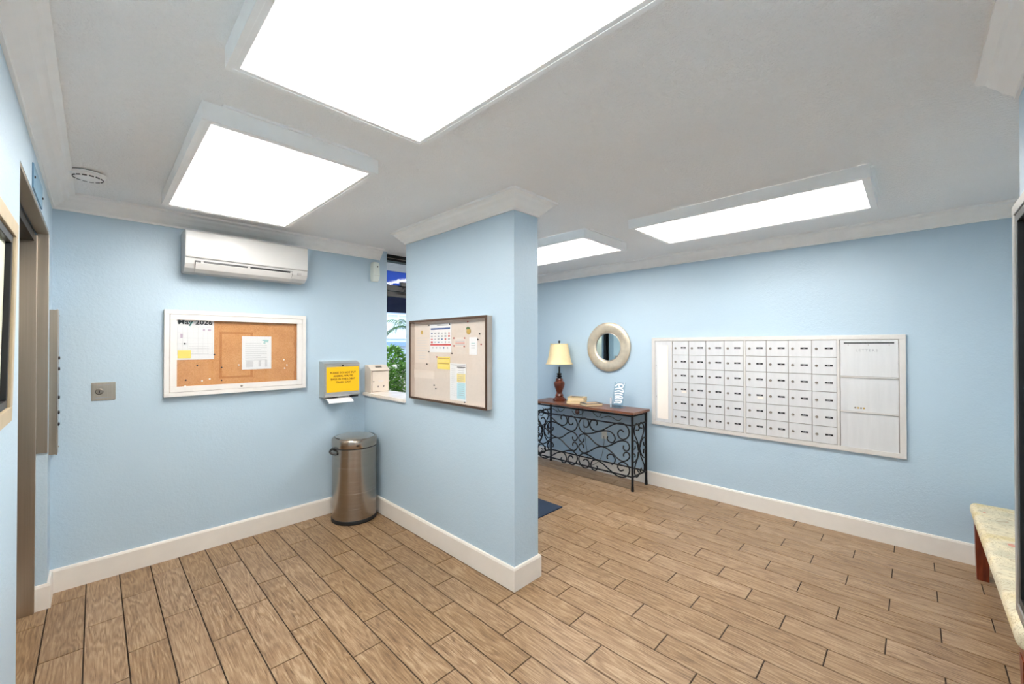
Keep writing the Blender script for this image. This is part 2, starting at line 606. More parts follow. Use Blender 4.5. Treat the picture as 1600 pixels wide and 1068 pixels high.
def spline(pts, k=5):
    pts = [Vector(p) for p in pts]
    out = []
    n = len(pts)
    for i in range(n - 1):
        p0 = pts[max(i - 1, 0)]
        p1, p2 = pts[i], pts[i + 1]
        p3 = pts[min(i + 2, n - 1)]
        for j in range(k):
            t = j / k
            out.append(.5 * ((2 * p1) + (p2 - p0) * t + (2 * p0 - 5 * p1 + 4 * p2 - p3) * t * t + (3 * p1 - p0 - 3 * p2 + p3) * t ** 3))
    out.append(pts[-1])
    return out

def text_mesh(s, size, depth=.0006, align='CENTER', sp=1.0, line=1.0, shear=0, xscale=1.0, bold=0.0):
    """flat lettering facing -y, x to the right, z up, centred on the origin"""
    cu = bpy.data.curves.new('lettering', 'FONT')
    cu.body = s
    cu.size = size
    cu.align_x = align
    cu.align_y = 'CENTER'
    cu.space_character = sp
    cu.space_line = line
    cu.shear = shear
    cu.extrude = depth / 2
    cu.resolution_u = 2
    cu.offset = bold
    to = bpy.data.objects.new('lettering', cu)
    COL.objects.link(to)
    dg = bpy.context.evaluated_depsgraph_get()
    dg.update()
    me = bpy.data.meshes.new_from_object(to.evaluated_get(dg))
    bpy.data.objects.remove(to)
    bpy.data.curves.remove(cu)
    me.materials.clear()
    me.transform(Matrix.Diagonal((xscale, 1, 1, 1)))
    me.transform(Matrix.Rotation(PI / 2, 4, 'X'))
    me.name = 'lettering'
    return me

# ------------------------------------------------------------------ room dimensions (metres)
XE = -0.19        # elevator wall
YA = 3.761        # wall with the cork cabinet
XB = 4.232        # mailbox wall
YR = -0.264       # near wall on the right
YALC = -0.76      # back of the bench alcove
XR_END = 2.20     # end of the near wall
XC0, XC1 = 1.813, 2.036   # partition
YC = 1.759        # end of the partition
YU = 3.017        # upper part of the partition ends here
YG = 3.90         # entrance glass
CH = 2.447        # ceiling
ZCR = 2.349       # underside of crown
TH = .12

def wallbox(name, boxes, label, parts=None):
    b = MB()
    for a, c in boxes:
        b.box(a, c)
    return tag(b.build(name, 'wall'), label, 'wall', kind='structure')

wallbox('wall_back', [((XE - TH - .3, YA, 0), (XC1 + .006, YA + TH + .12, CH))], 'light blue textured wall behind the cork cabinet and air conditioner')
wallbox('wall_left', [((XE - TH, YR - TH, 0), (XE, 2.245, CH)), ((XE - TH, 3.57, 0), (XE, YA, CH)), ((XE - TH, 2.245, 2.165), (XE, 3.57, CH))],
        'light blue wall around the elevator opening')
wallbox('wall_right', [((XB, YALC - TH, 0), (XB + TH, YG + .06, CH))], 'long light blue wall carrying the mailboxes and round mirror')
wallbox('wall_front', [((XE, YR - TH, 0), (XR_END, YR, CH))], 'near blue wall carrying the tall black framed board')
wallbox('wall_alcove', [((XR_END - TH, YALC - TH, 0), (XB, YALC, CH)), ((XR_END - TH, YALC, 0), (XR_END, YR - TH, CH))], 'blue alcove wall behind the upholstered bench')
wallbox('wall_partition', [((XC0, YC, 0), (XC1, YU, CH)), ((XC0, YU, 0), (XC1, YA, 1.032))], 'blue partition wall with a pass-through beside its pinboard')

tag(MB().box((XE - .5, YALC - .3, CH), (XB + .3, YG + .06, CH + .12)).build('ceiling', 'ceil'), 'white textured ceiling over the whole lobby', 'ceiling', kind='structure')

# ------------------------------------------------------------------ floor: one slab and its planks
floor = tag(MB().box((XE - .45, YALC - .12, -.08), (XB + .12, YG + .06, -.0035)).build('floor', 'grout'), 'wood-look plank floor laid in a staggered third pattern', 'floor', kind='structure')
PX0, PW, PL, PGAP = -.0344, .15232, .6125, .0056
pcache = {}
def plank_mesh(w, l):
    key = (round(w, 3), round(l, 3))
    if key not in pcache:
        hx, hy, c = w / 2, l / 2, .0012
        v = [(-hx, -hy, -.0034), (hx, -hy, -.0034), (hx, hy, -.0034), (-hx, hy, -.0034),
             (-hx, -hy, -c), (hx, -hy, -c), (hx, hy, -c), (-hx, hy, -c),
             (-hx + c, -hy + c, 0), (hx - c, -hy + c, 0), (hx - c, hy - c, 0), (-hx + c, hy - c, 0)]
        f = [(0, 3, 2, 1), (8, 9, 10, 11)]
        for a in (0, 4):
            for k in range(4):
                l_ = (k + 1) % 4
                f.append((a + k, a + l_, a + 4 + l_, a + 4 + k))
        pcache[key] = MB().add(v, f).mesh('plank')
        pcache[key].materials.append(M['plank'])
    return pcache[key]
offs = (.105, .31, .515)
for c in range(-3, 29):
    x0 = PX0 + c * PW
    x1 = x0 + PW
    if x1 < XE + .02:
        x0, ylo, yhi = max(x0, -.40), 2.25, 3.565
        if x1 - x0 < .03:
            continue
    else:
        x0 = max(x0, XE)
        x1 = min(x1, XB)
        ylo, yhi = (YR, YA) if (x0 + x1) / 2 < 2.0 else ((YR, YG) if x0 < XR_END else (YALC, YG))
    if x1 - x0 < .02:
        continue
    k = math.floor((ylo - offs[c % 3]) / PL)
    y = offs[c % 3] + k * PL
    while y < yhi:
        a, b = max(y, ylo), min(y + PL, yhi)
        y += PL
        if b - a < .03:
            continue
        me = plank_mesh(x1 - x0 - PGAP, b - a - PGAP)
        obj('plank', me, None, floor, ((x0 + x1) / 2, (a + b) / 2, 0))

# ------------------------------------------------------------------ trims
crown = [(0, ZCR), (.010, ZCR), (.012, ZCR + .012), (.022, ZCR + .020), (.034, ZCR + .030), (.050, ZCR + .050), (.066, ZCR + .064), (.074, ZCR + .076), (.084, ZCR + .080), (.098, ZCR + .084), (.098, CH), (0, CH)]
def trim(name, path, prof, mat, label, closed=False):
    return tag(MB().sweep(path, prof, closed).build(name, mat), label, 'trim', kind='structure')
# walked with the room on the left
trim('trim_1', [(1.965, YA), (XE, YA), (XE, YR), (XR_END, YR)], crown, 'white', 'white crown moulding along the cabinet, elevator and near walls')
trim('trim_2', [(XC0, YU), (XC1, YU), (XC1, YC), (XC0, YC)], crown, 'white', 'white crown moulding wrapping the top of the partition', True)
trim('trim_3', [(XR_END, YALC), (XB, YALC), (XB, YG)], crown, 'white', 'white crown moulding above the mailbox wall and bench alcove')
bb = [(0, 0), (.016, 0), (.016, .128), (.011, .140), (0, .142)]
def baseb(name, path, label):
    return tag(MB().sweep(path, bb).build(name, 'base'), label, 'baseboard', kind='structure')
baseb('baseboard_back', [(XC0 - .016, YA), (XE, YA), (XE, 3.57), (XE - .045, 3.57)], 'cream baseboard along the cabinet wall, turning at the elevator')
baseb('baseboard_partition', [(XC1, YA), (XC1, YC), (XC0, YC), (XC0, YA)], 'cream baseboard around the foot of the partition')
baseb('baseboard_right', [(XR_END + .02, YALC), (XB, YALC), (XB, YG - .04)], 'cream baseboard along the mailbox wall')
baseb('baseboard_front', [(XE, 2.20), (XE, YR), (XR_END, YR)], 'cream baseboard along the near walls')
tag(MB().box((XC0 - .022, YU, 1.032), (XC1 + .02, YA, 1.062), .006).build('window_sill', 'sill'), 'cream marble sill of the partition pass-through', 'sill', kind='structure')

# ------------------------------------------------------------------ elevator doorway
el = thing('door_1', 'brushed steel elevator doorway beside the cabinet wall', 'elevator door', (XE, 2.9, 0), 0, kind='structure')
def eb(name, a, b, mat, ch=.002):
    a = (a[0] - XE, a[1] - 2.9, a[2])
    b = (b[0] - XE, b[1] - 2.9, b[2])
    return MB().box(a, b, ch).build(name, mat, el)
eb('jamb', (-.40, 3.535, 0), (-.235, 3.57, 2.135), 'steel')
eb('jamb', (-.40, 2.245, 0), (-.235, 2.28, 2.135), 'steel')
eb('jamb_cladding', (-.2375, 3.562, .893), (XE - .001, 3.57, 2.165), 'steel')
eb('header_soffit', (-.24, 2.25, 2.150), (XE - .001, 3.562, 2.165), 'steel')
eb('header', (-.40, 2.28, 2.10), (-.245, 3.535, 2.15), 'steel_dark')
eb('door_panel', (-.40, 2.28, 0), (-.375, 2.905, 2.10), 'steel')
eb('door_panel', (-.40, 2.910, 0), (-.375, 3.535, 2.10), 'steel')
eb('threshold', (-.375, 2.28, 0), (-.32, 3.535, .006), 'alu')
wallbox('wall_light_block', [((-.55, 2.1, 0), (-.405, 3.76, CH))], 'unseen wall added behind the steel doors to keep light out')  # added unseen backing that stops sky light leaking past the doors

# hall call panel, seen edge-on
cp = thing('call_panel', 'tall brushed steel elevator call panel seen edge-on', 'control panel', (XE, 3.655, .87), -PI / 2 + PI)
# local: x along wall, -y out of the wall
def cpb(name, a, b, mat, ch=.002):
    return MB().box(a, b, ch).build(name, mat, cp)
cpb('housing', (-.055, -.028, 0), (.055, 0, .85), 'steel')
cpb('cover', (-.058, -.034, -.004), (.058, -.028, .854), 'steel')
for z in (.17, .24, .33, .50, .565):
    MB().lathe([(.010, 0), (.010, .006), (.007, .008)], 14, (0, -.034, z), 'y').build('button', 'pin', cp)
for z in (.03, .82):
    MB().lathe([(.005, 0), (.004, .003)], 10, (.04, -.034, z), 'y').build('screw', 'lockm', cp)
pl = thing('wall_plate', 'flat darker blue plate above the elevator header', 'wall plate', (XE, 2.82, 2.20), PI / 2)
MB().box((-.2, -.006, -.03), (.2, 0, .075), .002).build('plate', 'plate_blue', pl)  # thin plate, darker blue than the wall around it
for x in (-.18, .18):
    MB().lathe([(.006, 0), (.005, .004)], 10, (x, -.006, .02), 'y').build('screw', 'pin', pl)
kp = thing('key_switch_plate', 'small steel key switch plate beside the elevator', 'switch plate', (.038, YA, 1.212))
MB().box((-.056, -.004, -.058), (.056, 0, .058), .002).build('plate', 'steel', kp)
MB().lathe([(.020, 0), (.020, .004), (.015, .008), (.006, .008)], 24, (-.02, -.004, 0), 'y').build('key_cylinder', 'lockm', kp)
MB().box((-.022, -.0135, -.008), (-.018, -.012, .008)).build('key_slot', 'black', kp)
for z, w in ((.040, .05), (-.040, .075)):
    MB().box((-w / 2, -.0046, z - .002), (w / 2, -.004, z + .002)).build('engraved_line', 'ink_grey', kp)

# ------------------------------------------------------------------ ceiling lights
def ceiling_light(x0, x1, y0, y1, label):
    cx, cy = (x0 + x1) / 2, (y0 + y1) / 2
    hx, hy = (x1 - x0) / 2, (y1 - y0) / 2
    zb = 2.370
    t = thing('ceiling_light', label, 'ceiling light', (cx, cy, CH), 0, 'surface fluorescent ceiling lights')
    h = CH - .010 - zb
    w = .034
    # boxed rim, four boards with mitre-less butt joints, just shy of the ceiling
    for nm, a, b in (('rim_board', (-hx, -hy, 0), (hx, -hy + .018, 0)), ('rim_board', (-hx, hy - .018, 0), (hx, hy, 0)),
                     ('rim_board', (-hx, -hy + .018, 0), (-hx + .018, hy - .018, 0)), ('rim_board', (hx - .018, -hy + .018, 0), (hx, hy - .018, 0))):
        MB().box((a[0], a[1], zb - CH), (b[0], b[1], -.008), .002).build(nm, 'fixture', t)
    # mounting pan above
    MB().box((-hx + .03, -hy + .05, -.045), (hx - .03, hy - .05, 0)).build('mounting_pan', 'fixture', t)
    MB().box((-hx + .065, -hy - .012, -.010), (hx - .055, hy + .010, 0)).build('ceiling_flange', 'fixture', t)
    # inner bezel
    b = MB()
    for a, c in (((-hx + .018, -hy + .018), (hx - .018, -hy + w)), ((-hx + .018, hy - w), (hx - .018, hy - .018)),
                 ((-hx + .018, -hy + w), (-hx + w, hy - w)), ((hx - w, -hy + w), (hx - .018, hy - w))):
        b.box((a[0], a[1], zb - CH + .002), (c[0], c[1], zb - CH + .022))
    b.build('bezel', 'fixture', t)
    r = MB()
    q = .010
    for a, c in (((-hx + w, -hy + w), (hx - w, -hy + w + q)), ((-hx + w, hy - w - q), (hx - w, hy - w)),
                 ((-hx + w, -hy + w + q), (-hx + w + q, hy - w - q)), ((hx - w - q, -hy + w + q), (hx - w, hy - w - q))):
        r.box((a[0], a[1], zb - CH + .006), (c[0], c[1], zb - CH + .012))
    r.build('diffuser_edge', 'rim', t)
    MB().box((-hx + w, -hy + w, zb - CH + .012), (hx - w, hy - w, zb - CH + .018)).build('diffuser', 'diffuser', t)
    return t
ceiling_light(.277, .993, .16, 1.525, 'large lit ceiling light nearest the camera, cut by the top edge')
ceiling_light(.277, .993, 1.915, 3.285, 'lit ceiling light in front of the wall air conditioner')
ceiling_light(2.772, 3.452, .150, 1.505, 'long lit ceiling light above the mailboxes')
ceiling_light(2.715, 3.385, 1.855, 3.20, 'lit ceiling light partly hidden behind the partition')

sd = thing('smoke_detector', 'round white smoke detector on the ceiling near the elevator', 'smoke detector', (-.033, 3.19, CH))
MB().lathe([(.062, 0), (.062, -.005)], 40).build('gap_shade_ring', 'black', sd)
MB().lathe([(.070, -.005), (.072, -.009), (.070, -.012)], 40).build('base_plate', 'fixture', sd)
MB().lathe([(.066, -.010), (.069, -.018), (.064, -.027), (.050, -.034), (.046, -.035)], 40).build('cover', 'fixture', sd)
for k in range(14):
    a = 2 * PI * k / 14
    o = MB().box((-.009, -.002, -.004), (.009, .002, .004)).build('vent_slot', 'black', sd, (.0585 * math.cos(a), .0585 * math.sin(a), -.0300), (0, 0, a + PI / 2))

# ------------------------------------------------------------------ entrance: glass door and frame
g = thing('window_1', 'dark bronze glazed entrance frame with a clear transom', 'window', (XC1 + .02, YG, 0), kind='structure')
def gb(name, a, b, mat, par, ch=0):
    ox, oy = par.location.x, par.location.y
    return MB().box((a[0] - ox, a[1] - oy, a[2]), (b[0] - ox, b[1] - oy, b[2]), ch).build(name, mat, par)
gx0 = XC1 + .012
gb('frame_post', (gx0, YG - .05, 0), (2.062, YG + .05, CH), 'bronze', g)
gb('frame_post', (3.06, YG - .05, 0), (3.12, YG + .05, 2.372), 'bronze', g)
gb('frame_post', (XB - .05, YG - .05, 0), (XB, YG + .05, 2.372), 'bronze', g)
gb('frame_head', (2.062, YG - .05, 2.385), (XB, YG + .05, CH), 'bronze', g)
gb('frame_groove', (2.062, YG - .052, 2.408), (XB, YG - .05, 2.413), 'lockm', g)
gb('transom_bar', (2.062, YG - .05, 2.075), (3.06, YG + .05, 2.135), 'bronze', g)
gb('transom_pane', (2.062, YG - .004, 2.135), (3.06, YG + .004, 2.385), 'glass', g)
gb('side_pane', (3.12, YG - .004, .10), (XB - .05, YG + .004, 2.385), 'glass', g)
gb('bottom_rail', (3.12, YG - .05, 0), (XB - .05, YG + .05, .10), 'bronze', g)
d2 = thing('door_2', 'dark framed glass entrance door with a black closer', 'door', (2.115, YG, 0), kind='structure')
gb('stile', (2.066, YG - .022, .01), (2.104, YG + .022, 2.07), 'bronze', d2)
gb('stile', (2.985, YG - .022, .01), (3.055, YG + .022, 2.07), 'bronze', d2)
gb('top_rail', (2.104, YG - .022, 2.02), (2.985, YG + .022, 2.07), 'bronze', d2)
gb('bottom_rail', (2.104, YG - .022, .01), (2.985, YG + .022, .22), 'bronze', d2)
gb('pane', (2.104, YG - .004, .22), (2.985, YG + .004, 2.02), 'glass', d2)
gb('closer', (2.235, YG - .085, 2.125), (2.45, YG - .05, 2.172), 'black', d2, .004)
ca = MB().tube([(2.30 - 2.115, -.07, 2.12), (2.26 - 2.115, -.10, 2.08), (2.42 - 2.115, -.035, 2.05)], .008, 8).build('closer_arm', 'black', d2)
gb('pull_handle', (2.93, YG - .075, .95), (2.955, YG - .05, 1.30), 'lockm', d2, .006)
for z in (.96, 1.28):
    gb('handle_mount', (2.935, YG - .055, z), (2.95, YG - .02, z + .015), 'lockm', d2)
tag(MB().box((2.13, 2.332, .0), (3.045, 3.80, .011), .004).build('entrance_mat', 'mat'), 'navy entrance mat on the floor behind the partition', 'mat')

# ------------------------------------------------------------------ outdoors seen through the glass
tag(MB().box((-6, YG + .06, -.12), (26, 40, -.02)).build('ground', 'pave'), 'pale concrete paving outside the entrance', 'ground', kind='structure')
tag(MB().box((1.2, YG + .06, 2.78), (8, 6.35, 2.95)).build('ceiling_porch', 'soffit'), 'white porch soffit outside the entrance', 'soffit', kind='structure')
aw = thing('awning', 'blue canvas entrance awning with white tubes outside the glass', 'awning', (4.5, 7.9, 0))
MB().box((-2.6, -1.55, 2.78), (2.6, 1.7, 2.80)).build('canvas', 'awning', aw)
MB().box((-2.6, 1.70, 2.36), (2.6, 1.72, 2.80)).build('valance', 'navy', aw)
for i in range(5):
    MB().tube([(-2.4 + i * 1.1, -1.5, 2.755), (-1.6 + i * 1.1, 1.65, 2.755)], .018, 8).build('tube', 'lockm', aw)
for i in range(5):
    for yy in (-.8, 0.0, .8):
        MB().lathe([(.012, 0), (.020, -.010), (.018, -.02), (.001, -.026)], 10, (-2.0 + i * .9 + yy * .25, yy, 2.78)).build('bulb', 'lamp_white', aw)
MB().box((-2.6, -.05, 2.60), (2.6, .06, 2.78)).build('beam', 'brown_metal', aw)
for x in (-2.55, 2.55):
    MB().tube([(x, 1.6, 0), (x, 1.6, 2.36)], .04, 10).build('post', 'lockm', aw)

bld = thing('apartment_building', 'pale blue building with white window frames across the drive', 'building', (13, 27, 0))
MB().box((-9, 0, -.02), (9, 6, 9)).build('wall', 'bld', bld)
for iz in range(3):
    MB().box((-9, -.35, 1.45 + 2.7 * iz), (9, 0, 1.75 + 2.7 * iz)).build('ledge', 'bld_band', bld)
    for ix in range(7):
        x = -8.2 + ix * 2.45
        w = MB()
        for a, c in (((x, 2.0), (x + 1.9, 2.1)), ((x, 3.7), (x + 1.9, 3.8)), ((x, 2.1), (x + .1, 3.7)), ((x + 1.8, 2.1), (x + 1.9, 3.7)), ((x + .9, 2.1), (x + 1.0, 3.7))):
            w.box((a[0], -.08, a[1] + 2.7 * iz), (c[0], 0, c[1] + 2.7 * iz))
        wo = w.build('window', 'white', bld)
        MB().box((x + .1, -.03, 2.1 + 2.7 * iz), (x + 1.8, -.005, 3.7 + 2.7 * iz)).build('pane', 'bld_glass', wo)
tag(MB().box((2.0, 12.02, -.02), (16, 12.10, .88), .01).build('garden_wall', 'soffit'), 'low white garden wall between the two hedge rows', 'garden wall')

def shrub(name, label, loc, rx, ry, h, n, mat, group, lsize=.11, seed=0):
    rg = random.Random(seed)
    t = thing(name, label, 'shrub', loc, 0, group)
    b = MB()
    for i in range(n):
        a = rg.uniform(0, 2 * PI)
        zz = rg.uniform(.06, 1)
        rr = math.sqrt(rg.uniform(.25, 1)) * (1 - .35 * zz ** 3)
        p = Vector((rx * rr * math.cos(a), ry * rr * math.sin(a), zz * h))
        d = Vector((math.cos(a) * rr + rg.uniform(-.6, .6), math.sin(a) * rr + rg.uniform(-.6, .6), rg.uniform(-.25, 1.0))).normalized()
        s = d.cross(Vector((0, 0, 1)))
        if s.length < .1:
            s = Vector((1, 0, 0))
        s.normalize()
        L = lsize * rg.uniform(.7, 1.4)
        up = s.cross(d) * (L * .12)
        b.add([p, p + d * L * .5 + s * L * .22 + up, p + d * L - up, p + d * L * .5 - s * L * .22 + up], [(0, 1, 2), (0, 2, 3)])
    b.build('foliage', mat, t)
    st = MB()
    for k in range(5):
        a = k * 1.26
        st.tube([(.03 * math.cos(a), .03 * math.sin(a), 0), (.12 * math.cos(a), .12 * math.sin(a), h * .45), (rx * .5 * math.cos(a), ry * .5 * math.sin(a), h * .85)], .012, 6)
    st.build('stem', 'trunk', t)
    return t
fl = ('leftmost', 'second', 'third', 'fourth', 'fifth', 'rightmost')
for i in range(6):
    shrub('hedge_shrub', 'low bright green shrub before the white garden wall, %s of six' % fl[i], (3.9 + i * 1.0, 11.25, -.02), .52, .42, .96, 1500, 'leaf_b', 'front row of hedge shrubs', .11, 20 + i)
for i in range(6):
    shrub('tall_shrub', 'tall loose leafy shrub behind the white garden wall, %s of six' % fl[i], (4.4 + i * 1.40, 13.2, -.02), .62, .55, 1.26 + .08 * (i % 3), 1200, 'leaf_b' if i % 2 == 0 else 'leaf_d', 'rear row of tall shrubs', .18, 50 + i)
pm = thing('palm', 'small palm with drooping fronds outside by the drive', 'palm', (9.55, 15.5, -.02))
MB().tube([(0, 0, 0), (.05, 0, .9), (.02, .03, 1.75), (0, 0, 2.25)], .09, 12, rads=[.13, .1, .085, .07]).build('trunk', 'trunk', pm)
for k in range(13):
    a = 2 * PI * k / 13 + .2
    L = 1.15 + .2 * (k % 3)
    b = MB()
    pts = []
    for j in range(9):
        u = j / 8
        pts.append(Vector((math.cos(a) * L * u, math.sin(a) * L * u, 2.25 + (.55 if k % 2 else .25) * math.sin(u * 2.3) - .55 * u * u)))
    b.tube(pts, .012, 5)
    for j in range(1, 9):
        for sgn in (-1, 1):
            for q in (0, .5):
                u = min(1, (j + q) / 8.5)
                jj = min(7, int(u * 8))
                p = pts[jj].lerp(pts[jj + 1], u * 8 - jj)
                side = Vector((-math.sin(a), math.cos(a), 0)) * sgn
                tip = p + side * .34 * (1 - .5 * u) + Vector((math.cos(a), math.sin(a), 0)) * .16 + Vector((0, 0, -.16))
                fw = Vector((math.cos(a), math.sin(a), 0)) * .022
                b.add([p - fw, p + fw, tip], [(0, 1, 2)])
    b.build('frond', 'leaf_d', pm)

# ------------------------------------------------------------------ cork cabinet
CX, CZ = .800, 1.454
W2, H2 = .466, .308
ck = thing('notice_cabinet', 'white framed cork notice cabinet with glass door on the blue wall', 'notice board', (CX, YA, CZ))
def frame4(par, name, w2, h2, t, y0, y1, mat, ch=.003):
    for a, c in (((-w2, h2 - t), (w2, h2)), ((-w2, -h2), (w2, -h2 + t)), ((-w2, -h2 + t), (-w2 + t, h2 - t)), ((w2 - t, -h2 + t), (w2, h2 - t))):
        MB().box((a[0], -y1, a[1]), (c[0], -y0, c[1]), ch).build(name, mat, par)
frame4(ck, 'outer_frame', W2, H2, .030, 0, .040, 'white_frame')
frame4(ck, 'door_frame', W2 - .032, H2 - .032, .038, .024, .040, 'white_frame')
MB().box((-W2 + .03, -.010, -H2 + .03), (W2 - .03, -.002, H2 - .03)).build('cork_panel', 'cork', ck)
MB().box((-W2 + .065, -.033, -H2 + .065), (W2 - .065, -.030, H2 - .065)).build('glass_pane', 'glass', ck)
MB().lathe([(.008, 0), (.008, .004), (.004, .006)], 14, (-.005, -.040, -H2 + .05), 'y').build('lock', 'lockm', ck)

def sheet(name, label, root, dx, dz, w, h, y, mat, cat='notice', group=None, rot=0):
    """a thin sheet standing in front of root's wall; returns the object, lettering goes under it"""
    t = thing(name, label, cat, (0, 0, 0), root.rotation_euler.z, group)
    mrot = Matrix.Rotation(root.rotation_euler.z, 4, 'Z')
    off = mrot @ Vector((dx, -y, dz))
    t.location = Vector(root.location) + off
    MB().box((-w / 2, -.0012, -h / 2), (w / 2, 0, h / 2)).build('sheet', mat, t)
    return t
def mark(par, x, z, w, h, mat, name='printed_line', y=.0012):
    return MB().box((x - w / 2, -y - .0004, z - h / 2), (x + w / 2, -y, z + h / 2)).build(name, mat, par)

cal = sheet('wall_calendar', 'white May 2026 calendar sheet pinned in the cork cabinet', ck, -.288, .094, .222, .285, .0115, 'paper', 'calendar')
obj('lettering', text_mesh('May 2026', .046, sp=1.04, xscale=1.08, bold=.0014), 'ink', cal, (0, -.0018, .129))
obj('lettering_accent', text_mesh('y', .046), 'ink_teal', cal, (-.026, -.0021, .125))
for r_ in range(6):
    mark(cal, 0, .095 - r_ * .040, .205, .0012, 'ink_light', 'grid_line')
for c_ in range(8):
    mark(cal, -.1025 + c_ * .0293, -.006, .0012, .20, 'ink_light', 'grid_line')
for (x, z, w, h) in ((.05, .075, .012, .016), (.083, .075, .018, .014), (-.08, .03, .014, .03)):
    mark(cal, x, z, w, h, 'ink_purple', 'printed_mark')
for r_ in range(4):
    mark(cal, .02, -.045 - r_ * .018, .12, .004, 'ink_light')
sheet('sticky_note', 'small yellow note stuck over the calendar corner', ck, -.352, -.008, .075, .058, .0130, 'paper_yellow', 'note')
let = sheet('printed_letter', 'white printed letter with teal heading pinned on cork', ck, .105, -.004, .205, .262, .0115, 'paper', 'notice')
for i in range(9):
    mark(let, -.005 + (.0 if i % 3 else -.02), .075 - i * .0165, .15 if i % 3 else .11, .0045, 'ink_light')
for (x, z, w) in ((.06, .100, .045), (.065, .089, .032), (.052, .078, .014)):
    mark(let, x, z, w, .007, 'ink_teal', 'heading')
for (x, z, w, h) in ((-.05, -.088, .05, .05), (.02, -.085, .018, .05), (.065, -.085, .016, .055)):
    mark(let, x, z, w, h, 'ink_light', 'printed_block')
def pin(root, dx, dz, mat, y, label, group):
    mrot = Matrix.Rotation(root.rotation_euler.z, 4, 'Z')
    o = MB().lathe([(.0022, 0), (.0022, .004), (.0052, .006), (.0058, .009), (.003, .011)], 10, (0, 0, 0), 'y').build('push_pin', mat)
    o.location = Vector(root.location) + mrot @ Vector((dx, -y, dz))
    o.rotation_euler = (0, 0, root.rotation_euler.z)
    tag(o, label, 'push pin', group)
def ckpos(zx, zy):     # zoomed cabinet picture to cabinet coordinates
    return ((zx - 175) / (1250 - 175) * 2 * W2 - W2, H2 - (zy - 205 - (zx - 175) * .043) / (668 - (zx - 175) * .112) * 2 * H2)
for (zx, zy) in ((308, 465), (510, 548)):
    p = ckpos(zx, zy)
    pin(ck, p[0], p[1], 'pin', .0127, 'dark push pin holding the calendar in the cork cabinet', 'calendar pins')
for (zx, zy) in ((392, 632), (563, 647), (316, 743), (563, 745)):
    p = ckpos(zx, zy)
    pin(ck, p[0], p[1], 'pin', .010, 'spare dark push pin in the bare cork', 'spare dark pins in the cork')
for (zx, zy) in ((690, 628), (1058, 587), (1085, 627), (1065, 652), (425, 750), (312, 790), (478, 735)):
    p = ckpos(zx, zy)
    pin(ck, p[0], p[1], 'pin_w', .010, 'spare white push pin in the bare cork', 'spare white pins in the cork')

# ------------------------------------------------------------------ pinboard on the partition
PBY, PBZ = 2.420, 1.396
pb = thing('pinboard', 'brown framed beige pinboard case on the partition', 'notice board', (XC0, PBY, PBZ), -PI / 2)
PW2, PH2 = .462, .306
frame4(pb, 'side_board', PW2, PH2, .014, 0, .046, 'champagne', .002)
frame4(pb, 'front_trim', PW2 + .002, PH2 + .002, .016, .046, .052, 'brown_frame', .001)
MB().box((-PW2 + .014, -.012, -PH2 + .014), (PW2 - .014, -.001, PH2 - .014)).build('linen_panel', 'linen', pb)
MB().box((-PW2 + .014, -.046, -PH2 + .014), (PW2 - .014, -.043, PH2 - .014)).build('glass_pane', 'glass', pb)
def pbpos(zx, zy):     # zoomed pinboard picture to board coordinates (perspective undone on the wall plane)
    px, py = 620 + zx / 5.62, 470 + zy / 5.62
    u, v = (px - 800) / FPX, (534 - py) / FPX
    yaw, pt = R(44.44), R(.444)
    F = Vector((math.cos(yaw) * math.cos(pt), math.sin(yaw) * math.cos(pt), math.sin(pt)))
    Rt = Vector((math.sin(yaw), -math.cos(yaw), 0))
    U = Rt.cross(F)
    d = F + Rt * u + U * v
    t = (XC0 - .014) / d.x
    return (-(t * d.y - PBY), CAMZ + t * d.z - PBZ)
def pbsheet(name, label, a, b, mat, cat='notice', y=.0125):
    p, q = pbpos(*a), pbpos(*b)
    w, h = abs(q[0] - p[0]), abs(q[1] - p[1])
    return sheet(name, label, pb, (p[0] + q[0]) / 2, (p[1] + q[1]) / 2, w, h, y, mat, cat), w, h
s, w, h = pbsheet('printed_letter', 'cream letter with gold seal at the pinboard left edge', (160, 235), (285, 545), 'paper_beige')
MB().lathe([(.016, 0), (.016, .001)], 18, (.0, -.0012, h * .36), 'y').build('seal', 'gold', s)
for i in range(9):
    mark(s, 0, h * .2 - i * .02, w * .75 if i < 6 else w * .5, .004, 'ink_light')
s, w, h = pbsheet('icon_poster', 'white poster with blue band, rows of icons and red band', (290, 205), (478, 452), 'paper', 'poster')
mark(s, 0, h * .33, w * .9, .012, 'ink_blue', 'blue_band')
mark(s, 0, -h * .235, w * .95, .012, 'ink_red', 'red_band')
mark(s, w * .1, h * .44, w * .5, .005, 'ink_grey')
rg = random.Random(3)
for r_ in range(4):
    for c_ in range(6):
        mark(s, -w * .4 + c_ * w * .16, h * .17 - r_ * h * .105, w * rg.uniform(.05, .10), h * rg.uniform(.03, .07), rg.choice(['ink_grey', 'ink_red', 'ink_blue', 'ink_grey']), 'icon')
for c_ in range(5):
    mark(s, -w * .35 + c_ * w * .17, -h * .34, w * .06, h * .05, 'ink_blue' if c_ == 3 else 'ink_grey', 'icon')
s, w, h = pbsheet('printed_card', 'small card with red and grey lines pinned right of the poster', (503, 322), (606, 402), 'paper_beige', 'card')
for i, mt in enumerate(('ink_light', 'ink_grey', 'ink_red', 'ink_grey')):
    mark(s, 0, h * .3 - i * h * .2, w * (.5 if i == 0 else .8), .004, mt)
s, w, h = pbsheet('appointment_card', 'narrow white card near the pinboard right edge', (636, 318), (705, 472), 'paper', 'card')
for i in range(3):
    mark(s, 0, h * .15 - i * h * .13, w * .45, .004, 'ink_grey' if i else 'ink_teal')
o = thing('flower_ornament', 'small gold and green ornament pinned above the narrow card', 'ornament', (0, 0, 0), -PI / 2)
p = pbpos(630, 255)
